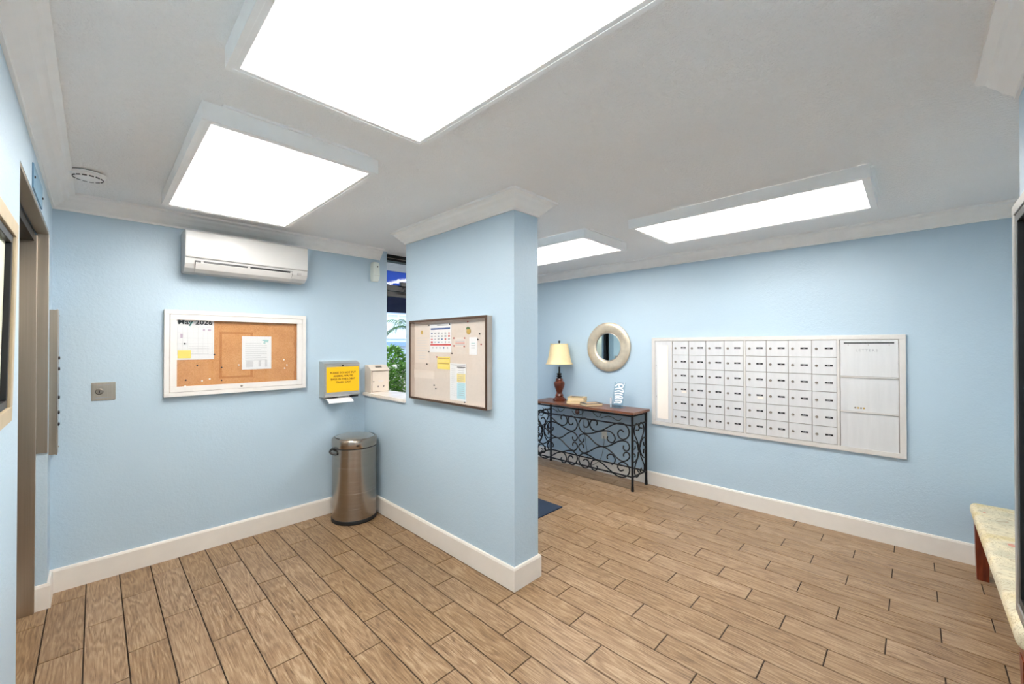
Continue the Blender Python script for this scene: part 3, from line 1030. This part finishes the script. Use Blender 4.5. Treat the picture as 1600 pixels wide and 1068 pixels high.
o.location = (XC0 - .0125, PBY - p[0], PBZ + p[1])
MB().lathe([(.022, 0), (.022, .003), (.015, .007), (.004, .008)], 18, (0, 0, -.008), 'y').build('medallion', 'gold', o)
for k in range(3):
    MB().lathe([(.007, 0), (.007, .004), (.002, .006)], 10, (-.012 + k * .011, -.004, .012 + .006 * (k % 2)), 'y').build('leaf', 'green_st', o)
s, w, h = pbsheet('yellow_flyer', 'pale yellow flyer pinned below the icon poster', (355, 487), (466, 602), 'paper_yellow')
for i in range(4):
    mark(s, 0, h * .36 - i * h * .2, w * .82, .007, 'ink_pyellow' if i % 2 else 'gold')
s, w, h = pbsheet('colour_schedule', 'white schedule sheet with yellow and cyan column blocks', (466, 545), (608, 885), 'paper', 'schedule')
mark(s, 0, h * .46, w * .9, .005, 'ink_grey')
mark(s, w * .2, h * .405, w * .5, .006, 'ink')
mark(s, w * .2, h * .12, w * .5, h * .22, 'ink_pyellow', 'yellow_block')
mark(s, w * .2, -h * .23, w * .5, h * .42, 'ink_cyan', 'cyan_block')
for i in range(14):
    mark(s, -w * .28, h * .35 - i * h * .055, w * .25, .003, 'ink_light')
    mark(s, w * .2, h * .37 - i * h * .055, w * .36, .0025, 'ink_grey', y=.0017)
for i in range(4):
    mark(s, w * .2, -h * .42, w * .1, .001, 'ink_light', y=.0018)
s, w, h = pbsheet('faint_sheet', 'large faint cream sheet low on the pinboard left side', (150, 600), (330, 685), 'paper_beige')
for (zx, zy) in ((285, 213), (468, 203), (285, 443), (488, 459), (268, 552), (332, 738), (346, 768), (732, 288), (716, 338), (600, 888)):
    p = pbpos(zx, zy)
    pin(pb, p[0], p[1], 'pin', .012, 'dark push pin in the beige pinboard', 'dark pins in the pinboard')
for (zx, zy) in ((505, 325), (600, 325), (507, 393), (596, 398), (745, 380), (356, 490), (628, 180)):
    p = pbpos(zx, zy)
    pin(pb, p[0], p[1], 'pin_r', .012, 'red push pin in the beige pinboard', 'red pins in the pinboard')

# ------------------------------------------------------------------ air conditioner
ACX0, ACX1 = .428, 1.225
ac = thing('air_conditioner', 'white wall-mounted air conditioner below the crown moulding', 'air conditioner', ((ACX0 + ACX1) / 2, YA, 2.026))
aw2 = (ACX1 - ACX0) / 2
body = [(0, .285), (-.150, .292), (-.176, .286), (-.184, .270), (-.190, .10), (-.184, .055), (-.165, .025), (-.120, .002), (-.02, .0), (0, .012)]
MB().extrude_x(body, -aw2, aw2).build('casing', 'ac', ac)
fp = [(-.184, .283), (-.190, .286), (-.198, .276), (-.203, .180), (-.203, .104), (-.199, .096), (-.188, .096)]
MB().extrude_x(fp, -aw2 + .003, aw2 - .003).build('front_panel', 'ac', ac)
MB().extrude_x([(-.196, .078), (-.1965, .066), (-.17, .028), (-.16, .03)], -aw2 + .055, aw2 - .115).build('outlet_slot', 'black', ac)
MB().extrude_x([(-.1975, .064), (-.201, .060), (-.180, .020), (-.150, .000), (-.145, .006), (-.170, .026)], -aw2 + .058, aw2 - .120).build('flap', 'ac', ac)
for x in (-aw2 + .095, -.02, aw2 - .125):
    MB().box((x - .008, -.199, .062), (x + .008, -.185, .074)).build('flap_hinge', 'ac_grey', ac)
MB().box((aw2 - .075, -.1935, .052), (aw2 - .048, -.184, .072)).build('display', 'ac_grey', ac)
for i in range(11):
    MB().box((-aw2 + .03, -.150 + i * .011, .286), (aw2 - .03, -.146 + i * .011, .2925)).build('intake_slat', 'ac_grey', ac)

# air freshener
af = thing('air_freshener', 'white wall air freshener dispenser below the crown end', 'air freshener', (1.905, YA, 2.130))
prof = []
b = MB()
secs = [(0, .030, .040), (.02, .036, .062), (.06, .038, .070), (.11, .038, .066), (.15, .037, .064), (.178, .034, .058), (.188, .026, .044)]
vs_, fs_ = [], []
seg = 16
for z, hw, dp in secs:
    for k in range(seg):
        a = PI * k / (seg - 1)
        c_, s_ = math.cos(a), math.sin(a)
        vs_.append((hw * (1 if c_ > 0 else -1) * abs(c_) ** .5, -dp * abs(s_) ** .5, z))
for i in range(len(secs) - 1):
    for k in range(seg):
        l = (k + 1) % seg
        fs_.append((i * seg + k, i * seg + l, (i + 1) * seg + l, (i + 1) * seg + k))
fs_ += [tuple(range(seg)), tuple((len(secs) - 1) * seg + k for k in range(seg))]
b.add(vs_, fs_, True).build('housing', 'mint', af)
MB().lathe([(.007, 0), (.007, .003), (.003, .003)], 14, (.004, -.0655, .140), 'y').build('nozzle', 'black', af)
MB().box((-.030, -.0712, .052), (.030, -.066, .0535)).build('seam', 'ac_grey', af)

# ------------------------------------------------------------------ paper towel dispenser and its sign
td = thing('towel_dispenser', 'stainless paper towel dispenser in the wall corner', 'towel dispenser', (1.548, YA, 1.015))
tw = .158
MB().extrude_x([(0, .352), (-.060, .352), (-.112, .335), (-.118, .328), (-.118, .048), (-.110, .040), (0, .036)], -tw, tw).build('cabinet', 'steel_h', td)
MB().extrude_x([(-.118, .322), (-.123, .318), (-.123, .060), (-.118, .054)], -tw + .006, tw - .004).build('front_cover', 'steel_h', td)
MB().box((-.03, -.1, .030), (tw - .004, -.004, .036)).build('tray', 'steel_h', td)
MB().box((.075, -.117, .026), (tw - .012, -.085, .040)).build('slot_block', 'black', td)
MB().lathe([(.008, 0), (.008, .003), (.004, .004)], 12, (.0, -.123, .313), 'y').build('lock', 'black', td)
tp = tag(MB().extrude_x([(-.030, .028), (-.10, .024), (-.150, .002), (-.158, -.010), (-.151, -.011), (-.146, -.003), (-.098, .018), (-.03, .024)], -.132, .085).build('paper_towel', 'paper', None, (1.548, YA, 1.015)),
         'folded white paper towel hanging from the steel dispenser', 'paper towel')
sg = sheet('paper_sign', 'bright yellow lettered paper sign on the towel dispenser', td, .004, .192, .292, .222, .1235, 'sign_yellow', 'sign')
obj('lettering', text_mesh('PLEASE DO NOT PUT\nANIMAL WASTE\nBAGS IN THE LOBBY\nTRASH CAN', .0225, line=1.25, sp=1.08, bold=.0006), 'ink_sign', sg, (0, -.0016, .016))

# beige drop box on the sill
db = thing('drop_box', 'beige metal drop box with sloped lid on the marble sill', 'drop box', (1.905, YA - .004, 1.062))
dw = .092
MB().extrude_x([(0, 0), (-.125, 0), (-.125, .205), (-.118, .214), (-.06, .250), (0, .258)], -dw, dw).build('body', 'beige_box', db)
MB().extrude_x([(-.064, .2485), (-.1185, .2145), (-.127, .206), (-.131, .206), (-.131, .211), (-.120, .220), (-.062, .2555)], -dw - .003, dw + .003).build('lid', 'beige_box', db)
MB().box((-dw + .008, -.1262, .006), (dw - .004, -.124, .202)).build('door_seam', 'brown_frame', db)
MB().box((-dw + .011, -.128, .009), (dw - .007, -.124, .199), .001).build('door', 'beige_box', db)
MB().extrude_x([(-.078, .2475), (-.098, .2345), (-.0985, .2365), (-.0785, .2495)], -.032, .032).build('slot', 'lockm', db)
MB().lathe([(.006, 0), (.006, .005), (.003, .006)], 12, (-dw + .024, -.128, .105), 'y').build('lock', 'lockm', db)
for x in (-.022, .036):
    MB().lathe([(.0045, 0), (.0045, .003), (.002, .003)], 10, (x, -.128, .058), 'y').build('rivet', 'pin', db)
    MB().box((x - .0022, -.1305, .046), (x + .0022, -.128, .056)).build('keyhole', 'pin', db)
for (w, z) in ((.060, .112), (.045, .102)):
    MB().box((-w / 2 + .008, -.1286, z - .002), (w / 2 + .008, -.128, z + .002)).build('faint_print', 'ink_light', db)

# ------------------------------------------------------------------ trash can
tc = thing('trash_can', 'tall brushed steel trash can in the wall corner', 'trash can', (1.606, 3.521, 0), R(45))
cr = .186
MB().lathe([(cr, 0), (cr + .003, .003), (cr + .003, .028), (cr, .032)], 64).build('base_ring', 'black', tc)
MB().lathe([(cr - .002, .030), (cr - .002, .628)], 64).build('body', 'can', tc)
MB().lathe([(cr - .004, .628), (cr - .004, .636)], 64).build('seam_ring', 'black', tc)
MB().lathe([(cr - .001, .636), (cr + .002, .640), (cr + .002, .690), (cr - .002, .703), (cr - .010, .710), (cr - .018, .712), (cr - .022, .706)], 64).build('lid_ring', 'can', tc)
MB().lathe([(cr - .025, .696), (cr - .025, .712), (.14, .720), (.08, .727), (.02, .729)], 64).build('swing_flap', 'steel_h', tc)
for s_ in (-1, 1):
    MB().tube([((cr - .028) * math.cos(R(v)), (cr - .028) * math.sin(R(v)), .713) for v in range(int(90 + s_ * 90) - 16 - 45, int(90 + s_ * 90) + 17 - 45, 4)], .004, 6).build('flap_hinge', 'black', tc)
hd = MB().tube([((cr + .003 + .030 * math.sin(PI * j / 8)) * math.cos(R(128 + j * 3.0)), (cr + .003 + .030 * math.sin(PI * j / 8)) * math.sin(R(128 + j * 3.0)), .622 - .004 * j) for j in range(9)], .010, 8).build('handle', 'black', tc)
MB().box((-.012, -.003, -.006), (.012, .003, .006)).build('release_button', 'black', tc, ((cr + .002) * math.cos(R(208)), (cr + .002) * math.sin(R(208)), .662), (0, 0, R(208 + 90)))

# ------------------------------------------------------------------ mailboxes
MY, MZ = 1.0245, 1.123
mb = thing('mailbox_bank', 'silver aluminium wall mailbox bank with forty-eight locked doors', 'mailboxes', (XB, MY, MZ), -PI / 2)
MW, MH = .990, .464
frame4(mb, 'frame_rail', MW, MH, .036, 0, .020, 'alu_frame', .002)
MB().box((-MW + .03, -.006, -MH + .03), (MW - .03, 0, MH - .03)).build('back_plate', 'alu_gap', mb)
def ml(y): return -(y - MY)
for x in (ml(1.7985), ml(1.1125), ml(.430)):
    MB().box((x - .0085, -.017, -MH + .036), (x + .0085, -.006, MH - .036), .002).build('divider', 'alu_frame', mb)
rows = [1.549 - i * .1421 for i in range(7)]
dm = MB().box((-.0805, -.006, -.0685), (.0805, 0, .0685), .0015).mesh('door')
dm.materials.append(M['alu'])
lk = MB().lathe([(.0105, 0), (.0105, .004), (.007, .007), (.002, .0055)], 12, (0, 0, 0), 'y').mesh('lock')
lk.materials.append(M['lockm'])
npm = MB().box((-.026, -.002, -.0072), (.026, 0, .0072)).mesh('number_plate')
npm.materials.append(M['black'])
mk = MB()
for x in (-.006, 0, .006):
    mk.box((x - .0016, -.0026, -.0030), (x + .0016, -.002, .0030))
mkm = mk.mesh('number_mark')
mkm.materials.append(M['ink_light'])
lbm = MB().box((-.024, -.0012, -.011), (.024, 0, .011)).mesh('name_label')
lbm.materials.append(M['paper_cream'])
for m_, (ya, yb) in enumerate(((1.790, 1.121), (1.104, .4385))):
    cw = (ya - yb) / 4
    for c_ in range(4):
        xc = ml(ya - (c_ + .5) * cw)
        for r_ in range(6):
            zc = (rows[r_] + rows[r_ + 1]) / 2 - MZ
            d_ = obj('door', dm, None, mb, (xc, -.008, zc))
            obj('lock', lk, None, d_, (-.052, -.006, -.001))
            obj('number_plate', npm, None, d_, (.030, -.006, .003))
            obj('number_mark', mkm, None, d_, (.030, -.006, .003))
            if (m_, c_, r_) in ((0, 0, 3), (1, 0, 3)):
                obj('name_label', lbm, None, d_, (.036, -.006, -.020))
# directory panel at the left
MB().box((ml(1.983), -.012, -MH + .037), (ml(1.808), -.006, MH - .037), .001).build('directory_panel', 'alu', mb)
MB().box((ml(1.955), -.0145, -.395), (ml(1.836), -.012, .385), .001).build('directory_insert', 'paper_cream', mb)
for z in (.17, -.16):
    MB().lathe([(.004, 0), (.003, .002)], 8, (ml(1.966), -.012, z), 'y').build('screw', 'lockm', mb)
# outgoing letters column
xa, xb_ = ml(.417), ml(.0755)
lp = MB().box((xa, -.014, 1.262 - MZ), (xb_, -.006, 1.547 - MZ), .0015).build('letter_panel', 'alu', mb)
MB().box((xa + .022, -.0150, 1.519 - MZ), (xb_ - .022, -.0138, 1.529 - MZ)).build('letter_slot', 'black', lp)
obj('lettering', text_mesh('LETTERS', .030, sp=1.22), 'ink_grey', lp, ((xa + xb_) / 2 - .01, -.0145, 1.465 - MZ))
for x in (xa + .05, (xa + xb_) / 2, xb_ - .05):
    MB().lathe([(.003, 0), (.002, .0012)], 8, (x, -.014, 1.508 - MZ), 'y').build('rivet', 'lockm', lp)
MB().box((xa, -.013, .985 - MZ), (xb_, -.006, 1.247 - MZ), .0015).build('letter_panel', 'alu', mb)
MB().box((xa, -.021, 1.250 - MZ), (xb_, -.006, 1.259 - MZ), .001).build('hinge_strip', 'alu_frame', mb)
MB().box((xa, -.021, .974 - MZ), (xb_, -.006, .984 - MZ), .001).build('hinge_strip', 'alu_frame', mb)
MB().box((xa, -.013, .693 - MZ), (xb_, -.006, .970 - MZ), .0015).build('letter_panel', 'alu', mb)
for x, mt in ((-.03, 'lockm'), (-.012, 'gold'), (.005, 'lockm'), (.022, 'gold')):
    MB().lathe([(.0065, 0), (.0065, .003), (.003, .005)], 10, ((xa + xb_) / 2 - .05 + x, -.013, 1.012 - MZ), 'y').build('lock', mt, mb)

# ------------------------------------------------------------------ round mirror
mr = thing('round_mirror', 'round mirror in a wide champagne frame above the console table', 'mirror', (XB, 2.552, 1.487), -PI / 2)
MB().lathe([(.280, 0), (.288, .012), (.286, .024), (.270, .034), (.235, .036), (.185, .030), (.168, .022), (.162, .012), (.160, .004)], 72, (0, 0, 0), 'y').build('frame', 'pewter', mr)
b = MB()
MB().lathe([(.163, .0045), (.1625, .0150)], 72, (0, 0, 0), 'y').build('glass', 'mirror', mr)
MB().tube([(.163 * math.cos(2 * PI * k / 72), -.018, .163 * math.sin(2 * PI * k / 72)) for k in range(72)], .0055, 8, True).build('inner_bead', 'silver_frame', mr)

# ------------------------------------------------------------------ console table
TX0, TX1 = 3.842, 4.205        # front and back of the top
LFX, LBX = 3.884, 4.185        # leg lines
TY0, TY1 = 2.070, 3.392        # right and left legs
TZ = .818
ct = thing('console_table', 'wood topped console table with black scrolled iron base', 'table', ((LFX + LBX) / 2, (TY0 + TY1) / 2, 0))
cox, coy = ct.location.x, ct.location.y
MB().box((TX0 - cox, TY0 - .035 - coy, TZ - .026), (TX1 - cox, TY1 + .035 - coy, TZ), .004).build('tabletop', 'tabletop', ct)
for lx in (LFX, LBX):
    for ly in (TY0, TY1):
        MB().tube([(lx - cox, ly - coy, 0), (lx - cox, ly - coy, .045), (lx - cox, ly - coy, .055), (lx - cox, ly - coy, TZ - .026)], .011, 10, rads=[.0165, .0145, .0130, .0130]).build('leg', 'iron', ct)
def bar(a, b, r=.0085):
    return MB().tube([(a[0] - cox, a[1] - coy, a[2]), (b[0] - cox, b[1] - coy, b[2])], r, 8).build('rail', 'iron', ct)
for z in (.772, .676, .145):
    bar((LFX, TY0, z), (LFX, TY1, z))
for z in (.772, .145):
    bar((LBX, TY0, z), (LBX, TY1, z))
for ly in (TY0, TY1):
    for z in (.772, .676, .145):
        bar((LFX, ly, z), (LBX, ly, z))
# scrolls: traced on the front panel plane, right half mirrored to the left
yaw, pt = R(44.44), R(.444)
F_ = Vector((math.cos(yaw) * math.cos(pt), math.sin(yaw) * math.cos(pt), math.sin(pt)))
R_ = Vector((math.sin(yaw), -math.cos(yaw), 0))
U_ = R_.cross(F_)
def on_plane(px, py, ax, val):
    d = F_ + R_ * ((px - 800) / FPX) + U_ * ((534 - py) / FPX)
    t = val / d[ax]
    return Vector((0, 0, CAMZ)) + d * t
SCR = [
 [(345,280),(355,250),(335,218),(300,205),(268,235),(260,285),(292,335),(350,356),(430,338),(530,285),(620,254),(690,262),(745,312),(764,375),(745,435),(690,463),(640,440),(617,390),(635,350),(668,343),(695,370)],
 [(178,272),(192,300),(225,303),(245,270),(235,215),(195,190),(145,205),(117,260),(127,320),(165,368),(220,387),(300,379),(380,359),(460,350),(530,367),(575,420),(580,470),(550,503),(510,492),(482,455),(490,425)],
 [(180,452),(180,480),(160,497),(132,480),(116,440),(135,405),(172,392),(205,398),(260,440),(330,510),(400,550),(470,552),(540,530),(610,492),(680,479),(740,500),(768,560),(750,605),(715,608),(690,580),(693,540)],
 [(178,572),(178,540),(150,515),(118,540),(125,590),(165,630),(215,630),(280,600),(340,567),(410,553),(470,575),(540,628),(610,700),(670,739),(730,733),(768,690),(755,640),(715,630),(692,655),(695,682)],
 [(178,735),(195,715),(230,730),(250,775),(235,818),(190,825),(145,790),(117,720),(130,667),(180,642),(240,660),(330,715),(420,770),(520,860),(610,928),(690,948),(750,918),(768,850),(735,785),(680,752),(630,775),(617,820),(650,865),(693,855)],
 [(490,715),(480,685),(500,657),(545,657),(583,710),(573,762),(540,785)],
 [(345,800),(357,830),(330,858),(290,840),(270,790),(290,738),(335,722),(385,742)],
]
THIN = [[(300,115),(340,160),(380,174),(405,130)], [(400,190),(480,166),(540,176),(600,213),(640,219),(670,192)], [(30,95),(60,140),(95,150),(150,140),(185,95)]]
cpt = on_plane(890 + 107 / 8.218, 690, 0, LFX)
YMID = cpt.y
half_r = YMID - TY0
half_l = TY1 - YMID
def scroll(pts2, r, name, both=True):
    P = [on_plane(890 + x / 8.218, 630 + z / 8.218, 0, LFX) for x, z in pts2]
    for side in ((1, -1) if both else (1,)):
        q = []
        for p in P:
            dy = p.y - YMID
            y = YMID + dy if side == 1 else YMID - dy * (half_l / half_r)
            q.append((LFX - cox, y - coy, p.z))
        sp = spline(q, 4)
        MB().tube(sp, r, 7).build(name, 'iron', ct)
for s_ in SCR:
    scroll(s_, .0076, 'scroll')
for i, s_ in enumerate(THIN):
    scroll(s_, .0035, 'fine_scroll', i < 2)
pr = on_plane(890 + 100 / 8.218, 630 + 108 / 8.218, 0, LFX)
MB().lathe([(.030, 0), (.030, .006), (.022, .014), (.008, .020)], 18, (0, 0, 0), 'x', ).build('rosette', 'rosette', ct, (LFX - cox, pr.y - coy, pr.z), (0, 0, PI))
SIDE = [
 [(105,320),(130,322),(143,295),(130,255),(105,247),(83,300),(87,370),(115,440),(133,500),(138,570),(125,650),(97,730),(87,820),(105,878),(133,860),(140,822),(120,800)],
 [(175,295),(152,290),(142,262),(163,228),(187,250),(198,310),(180,390),(158,450),(150,520),(157,610),(185,690),(203,740),(198,808),(172,828),(152,800),(170,772)],
 [(70,550),(92,540),(95,508)],
 [(58,460),(85,447),(110,470),(127,520),(131,560)],
 [(70,600),(92,612),(90,645)],
 [(60,690),(85,700),(112,668),(127,620),(131,580)],
 [(212,405),(190,412),(165,460),(156,520)],
 [(215,500),(198,496),(194,460)],
 [(216,545),(196,552),(194,596)],
 [(212,640),(190,640),(166,600),(157,560)],
]
for s_ in SIDE:
    P = [on_plane(980 + x / 7.63, 630 + z / 7.63, 1, TY0) for x, z in s_]
    for yy in (TY0, TY1):
        q = [(min(max(p.x, LFX), LBX) - cox, yy - coy, p.z) for p in P]
        MB().tube(spline(q, 4), .0068, 7).build('side_scroll', 'iron', ct)

# outlet and lamp cord
ol = thing('wall_outlet', 'ivory wall outlet behind the console table', 'outlet', (XB, 2.615, .455), -PI / 2)
MB().box((-.036, -.005, -.058), (.036, 0, .058), .002).build('cover_plate', 'outlet', ol)
for z in (-.022, .022):
    MB().lathe([(.017, 0), (.017, .002)], 18, (0, -.005, z), 'y').build('socket', 'base', ol)
# ------------------------------------------------------------------ lamp
LX, LY = 4.055, 3.150
lm = thing('table_lamp', 'carved brown table lamp with cream bell shade', 'table lamp', (LX, LY, TZ))
MB().lathe([(.078, 0), (.080, .004), (.078, .028), (.066, .036)], 8).build('base', 'lampwood', lm)
MB().lathe([(.056, .036), (.056, .048), (.046, .056), (.052, .066), (.046, .078), (.036, .092), (.036, .104), (.046, .140), (.062, .178), (.068, .206), (.066, .226), (.052, .240), (.042, .250), (.046, .262), (.040, .275)], 32).build('body', 'lampwood', lm)
MB().lathe([(.032, .275), (.022, .286), (.030, .296), (.036, .304), (.022, .314), (.028, .328), (.034, .336), (.016, .344), (.011, .350), (.011, .420)], 24).build('stem', 'black', lm)
sp_ = []
for j in range(13):
    u = j / 12
    sp_.append((.168 - (.168 - .110) * (u ** .62), .455 + u * .252))
vs_, fs_ = [], []
seg = 48
for r_, z in sp_:
    for k in range(seg):
        a = 2 * PI * k / seg
        rr = r_ * (1 - .018 * abs(math.sin(4 * a)))
        vs_.append((rr * math.cos(a), rr * math.sin(a), z))
nb = len(vs_)
for r_, z in sp_:
    for k in range(seg):
        a = 2 * PI * k / seg
        rr = (r_ - .003) * (1 - .018 * abs(math.sin(4 * a)))
        vs_.append((rr * math.cos(a), rr * math.sin(a), z))
for i in range(12):
    for k in range(seg):
        l = (k + 1) % seg
        fs_.append((i * seg + k, i * seg + l, (i + 1) * seg + l, (i + 1) * seg + k))
        fs_.append((nb + i * seg + k, nb + (i + 1) * seg + k, nb + (i + 1) * seg + l, nb + i * seg + l))
for k in range(seg):
    l = (k + 1) % seg
    fs_.append((k, nb + k, nb + l, l))
    fs_.append((12 * seg + k, 12 * seg + l, nb + 12 * seg + l, nb + 12 * seg + k))
sh = MB().add(vs_, fs_, True).build('lamp_shade', 'shade', lm)
for r_, z in ((.168, .456), (.110, .706)):
    MB().tube([(r_ * math.cos(2 * PI * k / 48), r_ * math.sin(2 * PI * k / 48), z) for k in range(48)], .003, 6, True).build('shade_trim', 'shade_trim', sh)
MB().tube([(-.108, 0, .70), (.108, 0, .70)], .002, 6).build('spider', 'iron', lm)
MB().tube([(0, 0, .42), (.05, 0, .50), (.055, 0, .60), (.02, 0, .70), (0, 0, .712)], .002, 6).build('harp', 'iron', lm)
MB().lathe([(.004, .708), (.006, .716), (.014, .726), (.014, .738), (.006, .748), (.002, .750)], 16).build('finial', 'black', lm)
cd = MB().tube(spline([(LX + .07, LY - .02, TZ + .006), (LX + .12, LY - .10, TZ + .004), (4.195, LY - .20, TZ + .004), (4.214, LY - .22, TZ - .03), (4.216, LY - .24, .6), (4.214, LY - .30, .22), (4.212, 2.80, .06), (4.208, 2.66, .15), (4.212, 2.61, .34), (4.22, 2.615, .430)], 6), .003, 6).build('power_cord', 'black', lm)
cd.parent = None
cd.name = 'power_cord'
tag(cd, 'thin black cord running from the lamp to the outlet', 'cord')

# ------------------------------------------------------------------ books
def book(loc, rz, l, w, h, page, cover, label, hard=.003):
    t = thing('book', label, 'book', loc, rz, 'books lying on the console table')
    MB().box((-l / 2 + .003, -w / 2 + .003, hard), (l / 2 - .003, w / 2, h - hard)).build('pages', page, t)
    MB().box((-l / 2, -w / 2, 0), (l / 2, w / 2 + .002, hard)).build('cover', cover, t)
    MB().box((-l / 2, -w / 2, h - hard), (l / 2, w / 2 + .002, h)).build('cover', cover, t)
    MB().box((-l / 2, w / 2, hard), (l / 2, w / 2 + .003, h - hard)).build('spine', cover, t)
    return t
b1 = book((4.020, 2.865, TZ), R(-62), .22, .15, .030, 'book_cream', 'book_cover', 'lower tan book under the thicker one beside the lamp')
b2 = book((4.028, 2.862, TZ + .030), R(-70), .20, .145, .046, 'book_cream', 'book_cover', 'thick cream book on top beside the lamp')
MB().box((-.07, -.045, .046), (.07, .045, .0466)).build('cover_picture', 'book_dark', b2)
b3 = book((3.985, 2.635, TZ), R(-28), .21, .15, .030, 'book_cream', 'book_dark', 'dark covered book lying right of the stacked books')
MB().box((-.07, -.05, .030), (.07, .05, .0306)).build('cover_picture', 'book_pic', b3)

# ------------------------------------------------------------------ acrylic sign stand
st = thing('acrylic_stand', 'clear acrylic stand with white script lettering on the table', 'sign stand', (4.030, 2.330, TZ), R(-84))
def rot_pts(mb_, ang, piv):
    out = []
    c_, s_ = math.cos(ang), math.sin(ang)
    for x, y, z in mb_.v:
        yy, zz = y - piv[0], z - piv[1]
        out.append((x, piv[0] + yy * c_ - zz * s_, piv[1] + yy * s_ + zz * c_))
    mb_.v = out
    return mb_
tilt = R(-17)
rot_pts(MB().box((-.065, -.002, .004), (.065, .002, .285), .0015), tilt, (0, .004)).build('panel', 'acrylic', st)
MB().box((-.065, -.045, 0), (.065, .085, .004), .001).build('foot', 'acrylic', st)
MB().box((-.065, -.047, .004), (.065, -.043, .045), .001).build('front_lip', 'acrylic', st)
MB().box((-.066, -.040, .004), (-.062, .000, .110), .001).build('side_clip', 'white_print', st)
strokes = [[(-.040, .052), (-.010, .060), (.030, .056), (.046, .070), (.030, .082), (-.030, .078)],
           [(-.035, .104), (.000, .112), (.042, .104), (.048, .120), (.02, .130), (-.035, .126)],
           [(-.045, .150), (.0, .160), (.048, .150)],
           [(-.048, .176), (.0, .188), (.050, .178), (.048, .196)],
           [(-.050, .205), (-.01, .216), (.046, .206)],
           [(-.046, .238), (-.02, .262), (.020, .264), (.042, .250), (.036, .228), (.010, .226), (-.006, .244), (.004, .262)]]
for s_ in strokes:
    rot_pts(MB().tube(spline([(x, -.0055, z) for x, z in s_], 5), .0068, 6), tilt, (0, .004)).build('script_stroke', 'white_print', st)
rot_pts(MB().lathe([(.006, 0), (.005, .003)], 10, (.052, -.002, .268), 'y'), tilt, (0, .004)).build('script_dot', 'white_print', st)

# ------------------------------------------------------------------ bench in the alcove
bn = thing('bench', 'upholstered bench with paisley seat and cherry legs in the alcove', 'bench', (3.20, -.485, 0))
bx0, bx1, by0, by1 = -.86, .858, -.235, .222
MB().box((bx0 + .02, by0 + .02, .355), (bx1 - .02, by1 - .02, .405), .004).build('seat_rail', 'cherry', bn)
cu = MB()
bm = bmesh.new()
bmesh.ops.create_cube(bm, size=1, matrix=Matrix.Translation(((bx0 + bx1) / 2, (by0 + by1) / 2, .437)) @ Matrix.Diagonal((bx1 - bx0, by1 - by0, .075, 1)))
bmesh.ops.bevel(bm, geom=list(bm.edges), offset=.032, segments=5, affect='EDGES', profile=.55)
bm.verts.index_update()
cu.add([tuple(v.co) for v in bm.verts], [tuple(v.index for v in f.verts) for f in bm.faces], True)
bm.free()
cu.build('seat_cushion', 'fabric', bn)
for lx in (bx0 + .055, bx1 - .055):
    for ly in (by0 + .05, by1 - .05):
        t_, q = .034, .026
        v = [(lx - q, ly - q, 0), (lx + q, ly - q, 0), (lx + q, ly + q, 0), (lx - q, ly + q, 0), (lx - t_, ly - t_, .36), (lx + t_, ly - t_, .36), (lx + t_, ly + t_, .36), (lx - t_, ly + t_, .36)]
        MB().add(v, [(0, 3, 2, 1), (4, 5, 6, 7), (0, 1, 5, 4), (1, 2, 6, 5), (2, 3, 7, 6), (3, 0, 4, 7)]).build('leg', 'cherry', bn)
for lx in (bx0 + .055, bx1 - .055):
    MB().box((lx - .012, by0 + .07, .16), (lx + .012, by1 - .07, .195), .003).build('stretcher', 'cherry', bn)

# ------------------------------------------------------------------ framed pictures at both picture edges
pl_ = thing('framed_picture', 'tan framed picture at the left edge beside the elevator', 'picture', (XE, 1.46, 1.577), PI / 2)
pl_.rotation_euler = (R(1.0), 0, PI / 2)
pl_.location.x = XE + .003
frame4(pl_, 'frame_rail', .40, .284, .042, 0, .024, 'pic_frame', .003)
frame4(pl_, 'inner_rail', .358, .242, .022, 0, .018, 'black', .002)
MB().box((-.336, -.006, -.22), (.336, -.001, .22)).build('mat_board', 'pic_mat', pl_)
MB().box((-.22, -.0075, -.13), (.22, -.006, .13)).build('artwork', 'pic_art', pl_)
pr_ = thing('framed_board', 'tall black and silver framed glass board at the right edge', 'picture', (1.62, YR, 1.312), PI)
frame4(pr_, 'frame_rail', .405, .630, .030, 0, .038, 'silver_frame', .003)
frame4(pr_, 'inner_rail', .375, .600, .026, 0, .034, 'black', .002)
MB().box((-.350, -.012, -.575), (.350, -.002, .575)).build('backing', 'blue_grey', pr_)
MB().box((-.350, -.022, -.575), (.350, -.019, .575)).build('glass_pane', 'glass', pr_)
